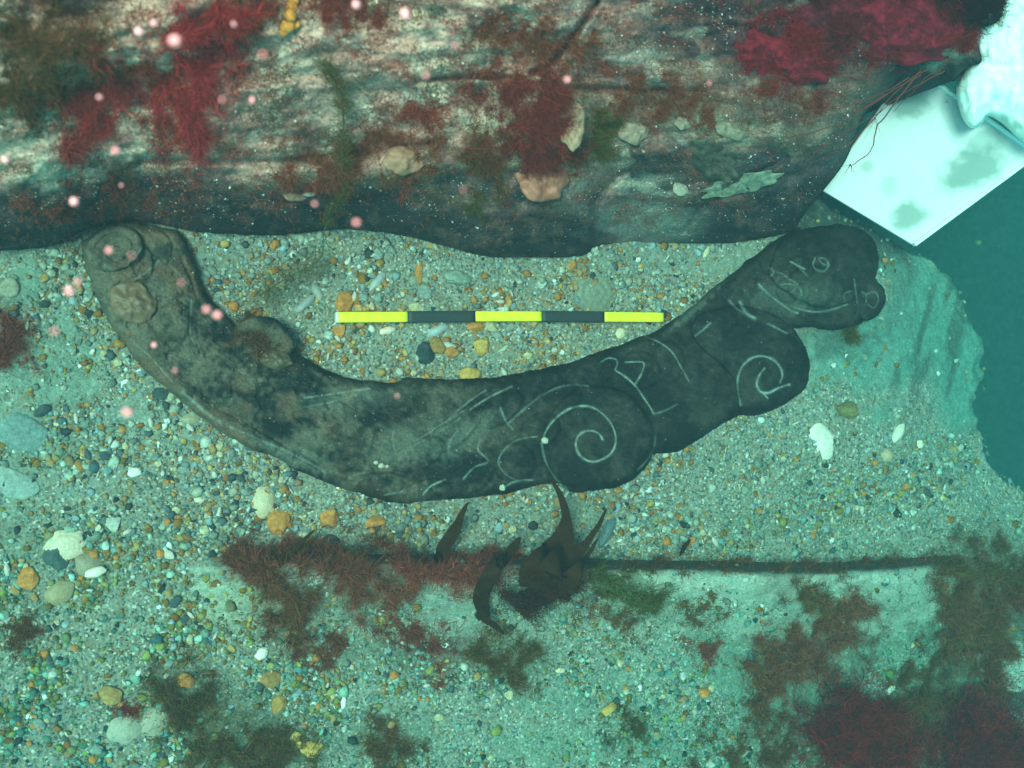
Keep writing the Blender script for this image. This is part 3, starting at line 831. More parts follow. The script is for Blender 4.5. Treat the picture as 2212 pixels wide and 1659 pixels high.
# ------------------------------------------------------------------ boards at the top right
bc = T(2, 0, (905, 1232), (1492, 1585), (2290, 1000), (1478, 425))
bz = [.03, .05, .10, .10]
bcw = [P(np.array(x), np.array(y), np.array(z)) for (x, y), z in zip(bc, bz)]
def bil(u, v):
    return (bcw[0] * (1 - u)[..., None] + bcw[1] * u[..., None]) * (1 - v)[..., None] + (bcw[3] * (1 - u)[..., None] + bcw[2] * u[..., None]) * v[..., None]
U, Vv = np.meshgrid(np.linspace(0, 1, 90), np.linspace(0, 1, 130))
bp = bil(U, Vv); bx, by = project(bp)
bcl = np.tile(np.array([.74, .62, .64]), U.shape + (1,))
for cx, cy, rx, ry, a, k in [(1890, 1090, 210, 110, -25, .85), (1470, 1400, 110, 80, -15, .8), (1460, 680, 130, 85, -10, .75), (1190, 1085, 40, 40, 0, .45), (1340, 1200, 50, 60, 0, .3), (1950, 930, 150, 80, -35, .6), (1330, 1560, 60, 20, 30, .5)]:
    x0, y0 = T(2, 0, (cx, cy))[0]
    b = blob(bx, by, x0, y0, rx / 6.48, ry / 6.48, a, .38, (fbm(bx / 9, by / 9, 131, 3) - .5) * .8)[..., None] * k
    bcl = bcl + (np.array([.22, .27, .25]) - bcl) * b  # soft grey patches mixed into the white
nrm = np.cross(bcw[1] - bcw[0], bcw[3] - bcw[0]); nrm /= np.linalg.norm(nrm)
if nrm[2] < 0: nrm = -nrm
Vt = bp.reshape(-1, 3); Vbm = Vt - nrm * .012
gf = grid_faces(90, 130); nV = len(Vt)
idx = np.arange(nV).reshape(130, 90)
rim = np.concatenate([idx[0, :], idx[1:, -1], idx[-1, -2::-1], idx[-2:0:-1, 0]])
sf = np.stack([rim, np.roll(rim, -1), np.roll(rim, -1) + nV, rim + nV], -1)
board = empty('marker_board', tuple(bcw[1]), 'white rectangular board with grey patches leaning beside the timber end', 'board')
b1 = make('panel', np.vstack([Vt, Vbm]), np.vstack([gf, gf[:, ::-1] + nV, sf]), np.vstack([bcl.reshape(-1, 3)] * 2), M_board, sm=False)
r1 = box('edge_strip', bcw[1] + nrm * .004, bcw[2] + nrm * .002, .006, .010, M_board, np.array([.9, .92, .92]))
r2 = box('edge_strip', bcw[3] + nrm * .004, bcw[2] + nrm * .002, .005, .008, M_board, np.array([.9, .92, .92]))
adopt(board, b1, r1, r2)

SHP = smooth(T(2, 0, (1780, 560), (1850, 425), (1925, 390), (1870, 180), (2020, 140), (2060, 0), (2000, -300), (2700, -300), (2700, 900), (2330, 960), (2190, 900), (2080, 800), (1980, 745),
               (1930, 800), (1880, 825), (1830, 780), (1800, 700)), 3, True)
hx, hy = np.meshgrid(np.arange(940, 1100, 1.5), np.arange(-50, 155, 1.5))
hs = seg_dist(hx, hy, SHP, True)
hz = .16 + .03 * (fbm(hx / 22, hy / 22, 141, 3) - .5) + .02 * np.abs(fbm(hx / 14, hy / 30, 143, 3) - .5) + .03 * np.sqrt(np.clip(hs / 12, 0, 1))
hz = np.where(hs > 0, hz, hz + hs * .05)
hc = np.tile(np.array([.92, .93, .92]), hx.shape + (1,))
for cx, cy, rx, ry, a, k in [(2150, 700, 150, 45, 25, .55), (2080, 610, 120, 35, 5, .3), (2150, 800, 120, 40, 30, .5)]:
    x0, y0 = T(2, 0, (cx, cy))[0]
    hc = hc + (np.array([.35, .42, .38]) - hc) * (blob(hx, hy, x0, y0, rx / 6.48, ry / 6.48, a, .5)[..., None] * k)
V_, F_, C_, _ = compact(P(hx, hy, hz).reshape(-1, 3), grid_faces(hx.shape[1], hx.shape[0], hs > -1), hc.reshape(-1, 3))
tag(make('plastic_sheet', V_, F_, C_, M_board), 'bright white crumpled sheet above the board in the top right corner', 'sheet')

# ------------------------------------------------------------------ filaments (weed)
def filaments(name, roots, length, width, cols, up_bias=.6, curl=.5, seg=3, lean=(0, 0, 0), m=M_weed, build=True):
    n = len(roots)
    d = rs.normal(0, 1, (n, 3)); d[:, 2] = np.abs(d[:, 2]) * up_bias + .25
    d += np.array(lean); d /= np.linalg.norm(d, axis=1)[:, None]
    ln = length * rs.uniform(.5, 1.2, n)
    side = np.cross(d, rs.normal(0, 1, (n, 3))); side /= np.linalg.norm(side, axis=1)[:, None]
    bend = rs.normal(0, curl, (n, 3))
    V = np.zeros((n, seg + 1, 2, 3))
    for k in range(seg + 1):
        t = k / seg
        p = roots + d * (ln * t)[:, None] + bend * (ln * t * t * .5)[:, None]
        wd = width * (1 - .85 * t) * rs.uniform(.8, 1.2, n)
        V[:, k, 0] = p + side * wd[:, None] / 2; V[:, k, 1] = p - side * wd[:, None] / 2
    b = np.arange(n) * (seg + 1) * 2
    F = []
    for k in range(seg):
        F.append(np.stack([b + 2 * k, b + 2 * k + 1, b + 2 * k + 3, b + 2 * k + 2], -1))
    F = np.concatenate(F)
    C = np.repeat(cols, (seg + 1) * 2, 0)
    return (V.reshape(-1, 3), F, C) if not build else make(name, V.reshape(-1, 3), F, C, m, sm=False)

def along(path, rad, n, spread=1.0):
    """n px points in a soft sausage round a path"""
    p = np.array(smooth(path, 6)); seg = np.hypot(*np.diff(p, axis=0).T); cum = np.r_[0, np.cumsum(seg)]
    s = rs.uniform(0, cum[-1] + 1e-6, n)
    x = np.interp(s, cum, p[:, 0]); y = np.interp(s, cum, p[:, 1])
    lump = .65 + .9 * vnoise(x / 9. + 50, y / 9., 7)
    r = np.abs(rs.normal(0, .75, n)) * rad * lump * spread; a = rs.uniform(0, 2 * np.pi, n)
    x = x + r * np.cos(a); y = y + r * np.sin(a)
    x = x + (fbm(x / 14., y / 14., 403, 3) - .5) * rad * 3.2; y = y + (fbm(x / 12. + 40, y / 12., 405, 3) - .5) * rad * 3.2
    k = rs.rand(n) < .08 + .88 * sstep(.36, .56, fbm(x / 8. + 9, y / 8., 401, 3))
    return x[k], y[k]

CRIM = [(.42, .03, .045), (.32, .03, .04), (.24, .035, .035), (.46, .06, .07)]
REDB = [(.27, .075, .05), (.20, .06, .04), (.30, .09, .06), (.13, .04, .03)]
BRN = [(.19, .09, .04), (.14, .065, .03), (.20, .10, .045), (.09, .05, .025)]
OLV = [(.10, .10, .03), (.07, .09, .03), (.13, .11, .045), (.06, .07, .02)]
DRD = [(.20, .008, .004), (.12, .008, .004), (.26, .012, .006), (.05, .006, .004)]
GRN = [(.06, .12, .03), (.09, .14, .04), (.05, .09, .03)]

def pick(pal, n):
    a = np.array(pal)
    a = a * np.array([1.05, .78, .65])
    return np.clip(a[rs.randint(0, len(a), n)] * rs.uniform(.6, 1.3, (n, 1)), 0, 1)

def tuft(path, rad, n, length, pal, label, surf=on_sea, name='algae_tuft', cat='seaweed', group=None, width=.0012, lean=(0, 0, 0), upb=.6, lift=0, curl=.6):
    x, y = along(D(*path), rad / 2.16, int(n * (4.2 if surf is on_timber else 2.9)))
    n = len(x)
    if surf is on_timber:
        width *= .62
    roots = surf(x, y)
    roots[:, 2] += rs.uniform(0, 1, n) * lift
    o = filaments(name, roots, length, width, pick(pal, n), upb, curl, 3, lean)
    return tag(o, label, cat, group)

tm, gd, cvd = on_timber, on_sea, on_carved
# on the timber
tuft([(520, 50), (430, 90), (400, 170), (412, 250), (402, 320)], 44, 6500, .016, CRIM, 'tall crimson weed streak left of the timber, hanging from the top', tm, lift=.012)
tuft([(285, 165), (225, 190), (190, 240), (172, 310)], 42, 5200, .016, CRIM[:3] + REDB[:2], 'curved dark red weed patch at the left of the timber', tm, lift=.010)
tuft([(250, 150), (310, 150), (370, 170)], 22, 1600, .012, REDB, 'small brown weed arch bridging the two crimson weed patches', tm)
tuft([(40, 90), (130, 130), (190, 110)], 70, 4200, .014, BRN + OLV, 'broad olive brown weed patch in the top left corner', tm)
tuft([(10, 200), (70, 230)], 45, 1800, .012, BRN + OLV[:2], 'fuzzy brown weed at the left margin below the olive patch', tm)
tuft([(330, 270), (400, 300)], 25, 900, .01, REDB, 'thin red brown weed wisp between two crimson patches', tm)
tuft([(1150, 200), (1150, 260), (1130, 300), (1190, 330)], 55, 7000, .016, [(.22, .03, .025), (.15, .03, .025), (.10, .03, .025), (.26, .05, .04)], 'round dark red bushy weed clump above the pink oyster', tm, lift=.012)
tuft([(480, 40), (560, 60)], 45, 1700, .012, BRN, 'brown weed at the top of the crimson streak', tm)
tuft([(880, 230), (930, 235)], 28, 900, .01, CRIM[1:3] + REDB, 'small red weed sprig on the grey middle of the timber', tm)
tuft([(650, 320), (720, 350), (850, 320), (930, 330)], 45, 4200, .011, REDB + OLV[:1], 'red brown weed belt along the middle ledge of the timber', tm)
tuft([(560, 400), (680, 410), (760, 405)], 26, 1700, .010, REDB, 'rusty weed fringe under the cream ledge', tm)
tuft([(880, 385), (900, 395)], 20, 700, .01, [(.40, .10, .07), (.30, .07, .05)], 'bright coral red weed tip on the cream ledge', tm)
tuft([(1040, 300), (1080, 340), (1030, 370)], 36, 2200, .011, OLV + BRN, 'olive weed mat left of the pink oyster', tm)
tuft([(1290, 250), (1290, 310), (1270, 340)], 34, 2600, .013, GRN + OLV, 'dark green weed clump beside the cream barnacle crust', tm)
tuft([(1000, 175), (1080, 165), (1150, 185)], 26, 1500, .010, REDB, 'red brown weed strip above the cream patch', tm)
tuft([(700, 20), (760, 25), (830, 15)], 34, 1800, .012, REDB + CRIM[1:2], 'red weed at the top edge near the orange sponge', tm)
tuft([(1060, 60), (1160, 90), (1260, 110)], 34, 2200, .010, BRN + REDB, 'brown weed on the upper middle of the timber', tm)
tuft([(1340, 180), (1430, 220), (1540, 230)], 45, 3000, .010, BRN + REDB, 'brown weed mat above the grey barnacles', tm)
tuft([(1660, 200), (1750, 230)], 40, 1800, .011, BRN + REDB, 'thin brown weed below the crimson fronds', tm)
tuft([(60, 480), (200, 450), (400, 420)], 50, 2600, .009, REDB + [(.06, .05, .05)], 'sparse rust fuzz on the dark lower left face', tm)
tuft([(1030, 420), (1030, 455), (1060, 470)], 16, 500, .01, OLV, 'small olive wisp hanging below the ledge near the oyster', tm)
tuft([(1880, 120), (1960, 90)], 40, 1900, .014, REDB[:2] + DRD, 'dark weed hanging on the right shoulder of the timber', tm, lean=(.2, -.2, 0))

# dark lump of weed in the top right
tuft([(2030, 5), (2100, 20), (2140, 25)], 30, 4200, .016, [(.018, .004, .006), (.03, .005, .008)], 'blackish weed knob against the white sheet', tm, lift=.02, curl=.3)

# turf over the whole timber
def tdens(px, py):
    s = t_sdf(px, py)
    d = (s > 3) * sstep(.40, .68, fbm(px / 24., py / 14., 151, 4)) * (1 - .75 * sstep(620, 800, px)) * (.25 + .75 * sstep(235, 190, py))
    return d
x, y = sample_frame(40000, tdens, -30, 1000, -30, 260)
c = np.where((fbm(x / 40., y / 40., 155, 3) > .5)[:, None], pick(REDB, len(x)), pick(BRN + OLV[:2], len(x)))
r = on_timber(x, y)
tag(filaments('algal_turf', r, .007, .0009, c, .6, .5, 2), kind='stuff')
# sand grains and shell grit caught on the timber
def gd_(px, py):
    return (t_sdf(px, py) > 4) * (.15 + .85 * sstep(.45, .6, fbm(px / 30., py / 20., 161, 3))) * (.35 + .65 * sstep(250, 180, py))
x, y = sample_frame(5200, gd_, -30, 960, -30, 260)
p_ = on_timber(x, y)
cc_ = np.array([(.62, .56, .46), (.75, .72, .66), (.30, .28, .25), (.45, .26, .14), (.10, .10, .10), (.5, .25, .2)])[rs.choice(6, len(x), p=[.22, .1, .3, .14, .16, .08])]
tag(scatter('shell_grit', p_, np.exp(rs.normal(math.log(.0011), .35, len(x))), (OCT_V, OCT_F), cc_), kind='stuff')
# grit on the carving
def cd_(px, py):
    return (seg_dist(px, py, CP, True) > 3) * (.2 + .8 * sstep(600, 300, px))
x, y = sample_frame(900, cd_, 80, 890, 216, 510)
p_ = on_carved(x, y)
cc_ = np.array([(.5, .5, .42), (.22, .23, .2), (.3, .18, .1), (.06, .06, .06)])[rs.choice(4, len(x), p=[.12, .4, .2, .28])]
tag(scatter('silt_specks', p_, np.exp(rs.normal(math.log(.0008), .3, len(x))), (OCT_V, OCT_F), cc_), kind='stuff')

# long green strand trailing down from the timber
def strand(name, pts3, r0, r1, colr, label=None, cat=None, fuzz=None, m=M_weed, parent=None):
    p = np.array(pts3); n = len(p); k = 6; V = []
    for i in range(n):
        t = p[min(i + 1, n - 1)] - p[max(i - 1, 0)]; t /= np.linalg.norm(t) + 1e-9
        a = np.cross(t, [0.1, 0.2, 1]); a /= np.linalg.norm(a); b = np.cross(t, a)
        r = r0 + (r1 - r0) * i / (n - 1)
        for j in range(k):
            an = 2 * math.pi * j / k
            V.append(p[i] + (a * math.cos(an) + b * math.sin(an)) * r)
    F = [(i * k + j, i * k + (j + 1) % k, (i + 1) * k + (j + 1) % k, (i + 1) * k + j) for i in range(n - 1) for j in range(k)]
    o = make(name, V, F, np.array(colr), m, parent=parent)
    if label: tag(o, label, cat)
    return o
gp = smooth(D((700, 140), (735, 200), (742, 270), (740, 340), (745, 400), (715, 450), (700, 500), (690, 560), (620, 600), (560, 640)), 5)
gpx = np.array(gp)
surfz = np.where(t_sdf(gpx[:, 0], gpx[:, 1]) > 0, t_height(gpx[:, 0], gpx[:, 1]), .03) + .02
zz = np.convolve(np.r_[[surfz[0]] * 4, surfz, [surfz[-1]] * 4], np.ones(9) / 9, 'valid')
g3 = P(gpx[:, 0], gpx[:, 1], zz)
gs = empty('green_seaweed_strand', tuple(g3[-1]), 'long thin green weed strand trailing from the timber onto the gravel', 'seaweed')
st = strand('stem', g3, .0012, .0007, (.08, .10, .04))
ii = rs.randint(0, len(g3), 5200); ii = ii[(vnoise(ii / 2.5, ii * 0., 9) > .42) | (ii > 34)]; n_f = len(ii)
jit = rs.normal(0, 1, (n_f, 3)) * np.where(ii > 34, .011, .0045)[:, None]
fz = filaments('fuzz', g3[ii] + jit, .012, .0006, pick(OLV + BRN[:2] + GRN[:1], n_f), .4, .8)
adopt(gs, st, fz)

# thin red strands on the right of the timber
strands = [[(1985, 150), (1935, 220), (1895, 280), (1885, 320), (1850, 352), (1838, 358)], [(2040, 150), (1960, 195), (1900, 240), (1800, 300), (1740, 345)], [(1990, 160), (1900, 215), (1800, 270), (1690, 300), (1560, 290)],
           [(1960, 170), (1860, 220), (1760, 240), (1640, 235), (1540, 255)], [(2010, 150), (1930, 200), (1850, 300), (1800, 330), (1740, 360)], [(1920, 200), (1840, 240), (1700, 260)], [(2050, 130), (2000, 170), (1930, 240)]]
rw = empty('red_seaweed_strands', tuple(P(np.array(900.), np.array(80.), np.array(.3))), 'thin wiry red strands draped across the right end of the timber', 'seaweed')
ks = []
for i, s_ in enumerate(strands):
    q_ = np.array(smooth(D(*s_), 6)); q_ = q_ + np.stack([fbm(np.arange(len(q_)) * .35, np.full(len(q_), i * 3.), 5, 2), fbm(np.arange(len(q_)) * .35, np.full(len(q_), i * 7.), 9, 2)], -1) * 5 - 2.5
    z_ = np.linspace(.33, .28, len(q_))
    p3 = P(q_[:, 0], q_[:, 1], z_)
    ks.append(strand('strand', p3, .0013 if i == 0 else .0009, .0004, (.13, .035, .03)))
    if i in (0, 1, 4):
        ii = rs.randint(3, len(p3), 26)
        ks.append(filaments('side_branch', np.repeat(p3[ii[:1]], 9, 0), .03, .0008, pick([(.12, .03, .03)], 9), .2, .8, 3, (-.9, -.9, 0)))
adopt(rw, *ks)

# ------------------------------------------------------------------ weed on the seabed, the carving and the plank
tuft([(530, 710), (565, 740), (590, 760)], 26, 1000, .014, BRN[:2] + [(.06, .05, .045), (.08, .045, .035)], 'dark brown weed growing over the knob on the inner curve of the carving', cvd, lift=.004)
tuft([(500, 1200), (600, 1195), (700, 1205), (800, 1210)], 30, 5200, .018, REDB[1:] + BRN[1:2], 'fuzzy red brown weed fringe on the left of the plank edge', gd, lean=(0, .3, 0), lift=.02)
tuft([(840, 1215), (930, 1225), (1010, 1220), (1080, 1225)], 26, 4200, .015, REDB + CRIM[2:3], 'reddish weed fringe on the middle of the plank edge', gd, lift=.03)
tuft([(590, 1260), (640, 1300), (600, 1340)], 40, 3000, .014, BRN + REDB[1:2], 'brown weed patch right of the pale silt mound', gd, lift=.02)
tuft([(740, 1260), (800, 1290), (850, 1260)], 36, 2400, .012, REDB + OLV[:1], 'loose red weed below the plank edge near the middle', gd, lift=.02)
tuft([(690, 1370), (720, 1410), (660, 1420)], 24, 1300, .010, REDB + BRN, 'small rusty weed tuft above the lower gravel', gd)
tuft([(850, 1330), (900, 1370), (940, 1420), (960, 1440)], 32, 2800, .011, REDB, 'red brown weed patch left of the olive weed patch', gd)
tuft([(1040, 1410), (1100, 1420), (1120, 1450)], 36, 3200, .012, BRN + OLV, 'olive brown weed patch in gravel below the kelp', gd)
tuft([(1290, 1225), (1320, 1270), (1400, 1290), (1440, 1280)], 26, 2200, .012, GRN + OLV, 'green weed clump right of the kelp base', gd, lift=.02)
tuft([(1260, 1300), (1330, 1330), (1380, 1370)], 24, 1200, .010, REDB + OLV, 'scattered small red weed right of the kelp', gd)
tuft([(1490, 1320), (1560, 1340)], 34, 1500, .011, BRN + OLV, 'small olive tuft on bare silt right of centre', gd)
tuft([(1500, 1390), (1530, 1430)], 20, 900, .010, REDB, 'faint maroon weed on silt right of centre', gd)
tuft([(1640, 1480), (1700, 1410), (1770, 1370), (1830, 1340)], 50, 6000, .016, BRN + REDB[1:3], 'brown feathery weed patch rising to the right on bare silt', gd, lift=.02)
tuft([(1740, 1290), (1790, 1310)], 34, 2200, .013, BRN + OLV, 'olive brown weed clump below the plank right end', gd, lift=.01)
tuft([(1660, 1470), (1640, 1530), (1700, 1560)], 34, 1800, .012, OLV + BRN, 'low olive weed at the foot of the feathery patch', gd)
tuft([(1780, 1530), (1850, 1580), (1920, 1640), (1950, 1680)], 58, 9000, .030, DRD, 'dark crimson weed bush at the bottom right', gd, lift=.06)
tuft([(2090, 1560), (2140, 1600), (2060, 1640), (2150, 1680)], 66, 10000, .032, DRD, 'nearly black red weed bush in the bottom right corner', gd, lift=.07)
tuft([(1900, 1560), (2000, 1530), (2040, 1500)], 46, 4600, .018, BRN + OLV, 'brown weed bridging the two crimson bushes', gd, lift=.02)
tuft([(2060, 1270), (2110, 1360), (2120, 1440)], 50, 6200, .020, BRN + REDB[1:2] + OLV[:1], 'tall brown weed bank along the right margin', gd, lift=.03)
tuft([(2050, 1220), (2130, 1220), (2190, 1260)], 40, 3000, .016, OLV + BRN, 'dark olive weed at the right end of the plank', gd, lift=.02)
tuft([(2180, 1250), (2205, 1330)], 26, 1400, .014, REDB[1:] + DRD, 'maroon weed at the right frame margin', gd, lift=.02)
tuft([(1930, 1440), (2010, 1470)], 40, 2600, .014, BRN + OLV, 'thin brown weed over pale silt at lower right', gd)
tuft([(1500, 1620), (1700, 1610), (1800, 1600)], 44, 2600, .012, OLV + BRN, 'faint olive weed along the bottom margin', gd)
tuft([(1330, 1560), (1370, 1600)], 30, 1400, .010, OLV, 'small dull green tuft near the bottom centre', gd)
tuft([(1620, 1590), (1650, 1620)], 36, 1600, .012, BRN, 'small brown tuft near the bottom right of centre', gd)
tuft([(380, 1480), (420, 1520), (400, 1560)], 40, 3200, .014, OLV + BRN, 'olive brown weed mound in the lower left gravel', gd, lift=.01)
tuft([(560, 1580), (620, 1640), (520, 1650), (450, 1620)], 44, 4400, .014, OLV + BRN, 'dark olive weed at the bottom left of centre', gd, lift=.01)
tuft([(15, 700), (30, 770)], 26, 1700, .014, REDB + CRIM[2:3], 'red weed patch on the left margin beside the carving', gd, lift=.01)
tuft([(1840, 690), (1820, 730)], 16, 700, .012, OLV, 'thin olive weed below the small volute', gd, lift=.02)
tuft([(30, 1340), (60, 1380)], 30, 900, .010, BRN, 'sparse brown weed on the left margin gravel', gd)
tuft([(1330, 1215), (1560, 1218), (1720, 1222), (1900, 1212), (2060, 1200)], 15, 2000, .009, BRN, 'low brown fringe along the plank edge at the right', gd, lift=.02)
tuft([(250, 1530), (300, 1540)], 16, 500, .010, CRIM[1:3], 'small crimson wisp in the lower left gravel', gd)

# blades
def blade(name, pts, w0, label=None, colr=(.030, .011, .004), lift=.05, z0=.02, parent=None, prof=None, tilt=0.3):
    q = np.array(smooth(D(*pts), 6)); n = len(q); t = np.linspace(0, 1, n)
    z = on_sea(q[:, 0], q[:, 1])[:, 2] + z0 + lift * np.sin(t * np.pi * .6)
    p = P(q[:, 0], q[:, 1], z)
    tg = np.gradient(p, axis=0); tg /= np.linalg.norm(tg, axis=1)[:, None]
    sd = np.cross(tg, [0, 0, 1.]); sd /= np.linalg.norm(sd, axis=1)[:, None]
    if prof is None: pr = np.sin(np.clip(t * .9 + .1, 0, 1) * np.pi) ** .7
    else: pr = np.interp(t, *zip(*prof))
    wd = w0 / 2.16 * 1.25e-3 * pr * (1 + .06 * np.sin(t * 23 + w0))
    k = 5; V = []; 
    for j in range(k):
        a = (j / (k - 1) - .5) * 2
        V.append(p + sd * (wd * a / 2)[:, None] + np.array([0, 0, 1.]) * ((wd * tilt * a * .5 + .04 * wd * (1 - a * a) + .05 * wd * np.sin(t * 14 + a * 2) * abs(a) + .001 * np.sin(t * 30 + a * 3)))[:, None])
    V = np.stack(V, 1)
    Vlo = V.copy(); Vlo[..., 2] -= .0006
    f = grid_faces(k, n)
    allV = np.vstack([V.reshape(-1, 3), Vlo.reshape(-1, 3)])
    Fa = np.vstack([f, f[:, ::-1] + n * k])
    o = make(name, allV, Fa, np.array(colr), M_leaf)
    if label: tag(o, label, 'seaweed')
    return o
kp = on_sea(546., 570.)
kelp = empty('kelp_clump', tuple(kp), 'brown kelp clump with pointed upright blades growing over the plank edge', 'seaweed')
kb = []
PF = [(0, .6), (.12, .9), (.3, .75), (.45, .42), (.6, .2), (.8, .13), (1, .04)]
kb.append(blade('frond', [(1150, 1270), (1180, 1215), (1215, 1165), (1222, 1110), (1208, 1065), (1190, 1035)], 105, lift=.06, z0=.03, prof=PF))
kb.append(blade('frond', [(1170, 1270), (1210, 1215), (1255, 1185), (1290, 1140), (1310, 1100)], 85, lift=.06, z0=.035, prof=PF))
kb.append(blade('frond', [(1180, 1290), (1230, 1250), (1270, 1200), (1290, 1165)], 70, lift=.05, z0=.03, prof=PF))
kb.append(blade('frond', [(1080, 1230), (1100, 1195), (1125, 1160)], 26, lift=.05, z0=.03))
kb.append(blade('frond', [(1050, 1340), (1040, 1290), (1060, 1240), (1075, 1205)], 44, lift=.04, z0=.02))
kb.append(blade('frond', [(1030, 1330), (1060, 1345), (1090, 1370)], 18, lift=.02, z0=.015))
kb.append(blade('frond', [(1110, 1310), (1150, 1290), (1200, 1270), (1240, 1250)], 60, lift=.01, z0=.015, colr=(.018, .008, .004)))
x, y = along(D((1080, 1290), (1160, 1270), (1230, 1250)), 40 / 2.16, 12000)
r = on_sea(x, y); r[:, 2] += rs.uniform(0, .05, len(r))
kb.append(filaments('holdfast_fuzz', r, .014, .001, pick([(.045, .016, .006), (.03, .013, .005), (.07, .022, .008)], len(r)), .5, .6))
adopt(kelp, *kb)
blade('seaweed_blade', [(940, 1215), (960, 1180), (985, 1140), (1000, 1105), (1012, 1085)], 34, 'slender brown blade leaning right, left of the kelp clump', lift=.05, z0=.03, prof=[(0, .8), (.35, 1), (.6, .6), (.8, .3), (1, .08)])
blade('seaweed_blade', [(600, 1215), (630, 1190), (680, 1145)], 30, 'short brown blade above the left weed fringe', lift=.04, z0=.02, prof=[(0, 1), (.5, .6), (1, .1)])
blade('seaweed_blade', [(1470, 1200), (1480, 1180), (1492, 1165)], 14, 'tiny dark blade sticking up from the plank edge', lift=.03, z0=.02)
tuft([(800, 1580), (850, 1620), (870, 1650)], 34, 1800, .013, OLV[:1] + BRN, 'brown olive weed at the bottom edge right of the big olive patch', gd)
# crimson sheets of weed at the top right (broad flat fronds lying on the timber)
def sheet(name, cx, cy, rx, ry, ang, colr, label, surf=on_timber, lift=.012, k=40, seed=5, m=M_leaf, cat='seaweed', edge=.35):
    u = np.linspace(0, 1, k); a = np.linspace(0, 2 * np.pi, 72, endpoint=False)
    R = 1 + edge * (fbm(np.cos(a) * 1.6 + seed, np.sin(a) * 1.6 + seed * 2, seed, 3) - .5) * 2 + .08 * np.sin(a * 9 + seed)
    uu, aa = np.meshgrid(u, a, indexing='ij'); RR = np.tile(R, (k, 1))
    ca, sa = math.cos(math.radians(ang)), math.sin(math.radians(ang))
    x = uu * RR * np.cos(aa) * rx / 2.16; y = uu * RR * np.sin(aa) * ry / 2.16
    px = cx / 2.16 + x * ca - y * sa; py = cy / 2.16 + x * sa + y * ca
    p = surf(px, py)
    zf = np.polynomial.polynomial.polyval2d
    A_ = np.stack([np.ones(px.size), px.ravel(), py.ravel()], -1); cf = np.linalg.lstsq(A_, p[..., 2].ravel(), rcond=None)[0]
    zp = (A_ @ cf).reshape(px.shape) + .9 * np.std(p[..., 2].ravel() - A_ @ cf)
    p = P(px, py, np.maximum(zp, p[..., 2] - .004) + lift * (1 - uu ** 4 * .8) + .020 * (fbm(px / 11, py / 11, seed, 4) - .5))
    V = p.reshape(-1, 3); n = 72
    F = []
    idx = np.arange(k * n).reshape(k, n)
    F = np.stack([idx[:-1], np.roll(idx[:-1], -1, 1), np.roll(idx[1:], -1, 1), idx[1:]], -1)[1:].reshape(-1, 4)
    Vl = V.copy(); Vl[:, 2] -= .001 + lift * .15
    rim = idx[-1]
    sf = np.stack([rim, np.roll(rim, -1), np.roll(rim, -1) + len(V), rim + len(V)], -1)
    cen = np.stack([np.full(n // 2, idx[1, 0]), ] , -1)
    cap = np.stack([idx[1, 0:-2:2], idx[1, 1:-1:2], idx[1, 2::2][:len(idx[1, 0:-2:2])], np.full(len(idx[1, 0:-2:2]), idx[0, 0])], -1)
    cap2 = np.array([[idx[1, 70], idx[1, 71], idx[1, 0], idx[0, 0]]])
    C = np.tile(np.array(colr), (len(V) * 2, 1)) * (.45 + 1.1 * np.tile(fbm(px.ravel() / 6, py.ravel() / 6, seed + 4, 4), 2)[:, None])
    o = make(name, np.vstack([V, Vl]), np.vstack([F, cap, cap2, sf]), C, m)
    return tag(o, label, cat)
sheet('red_algae_sheet', 1690, 125, 105, 48, 12, (.19, .008, .018), 'rounded crimson leafy frond lying on the dark timber face', seed=3)
sheet('red_algae_sheet', 1960, 60, 110, 78, 10, (.17, .007, .018), 'large crimson leafy frond in the top right of the timber', seed=8)
sheet('red_algae_sheet', 1830, 25, 95, 45, 20, (.11, .008, .016), 'dark crimson frond at the top margin between two larger fronds', seed=12)
sheet('red_algae_sheet', 1760, 60, 60, 40, 50, (.10, .010, .018), 'narrow maroon frond above the rounded crimson frond', seed=17)

tuft([(1640, 110), (1700, 130), (1760, 140)], 52, 3800, .012, [(.22, .008, .014), (.30, .014, .02), (.14, .008, .012)], 'fine crimson fuzz over the rounded crimson frond', tm, lift=.02)
tuft([(1880, 40), (1960, 60), (2030, 60)], 60, 4600, .013, [(.20, .008, .014), (.26, .012, .02), (.12, .008, .012)], 'fine crimson fuzz over the large crimson frond', tm, lift=.02)
tuft([(1760, 20), (1830, 40), (1800, 90)], 50, 3000, .012, [(.14, .01, .016), (.09, .01, .014)], 'dark maroon fuzz at the top margin between the crimson fronds', tm, lift=.015)

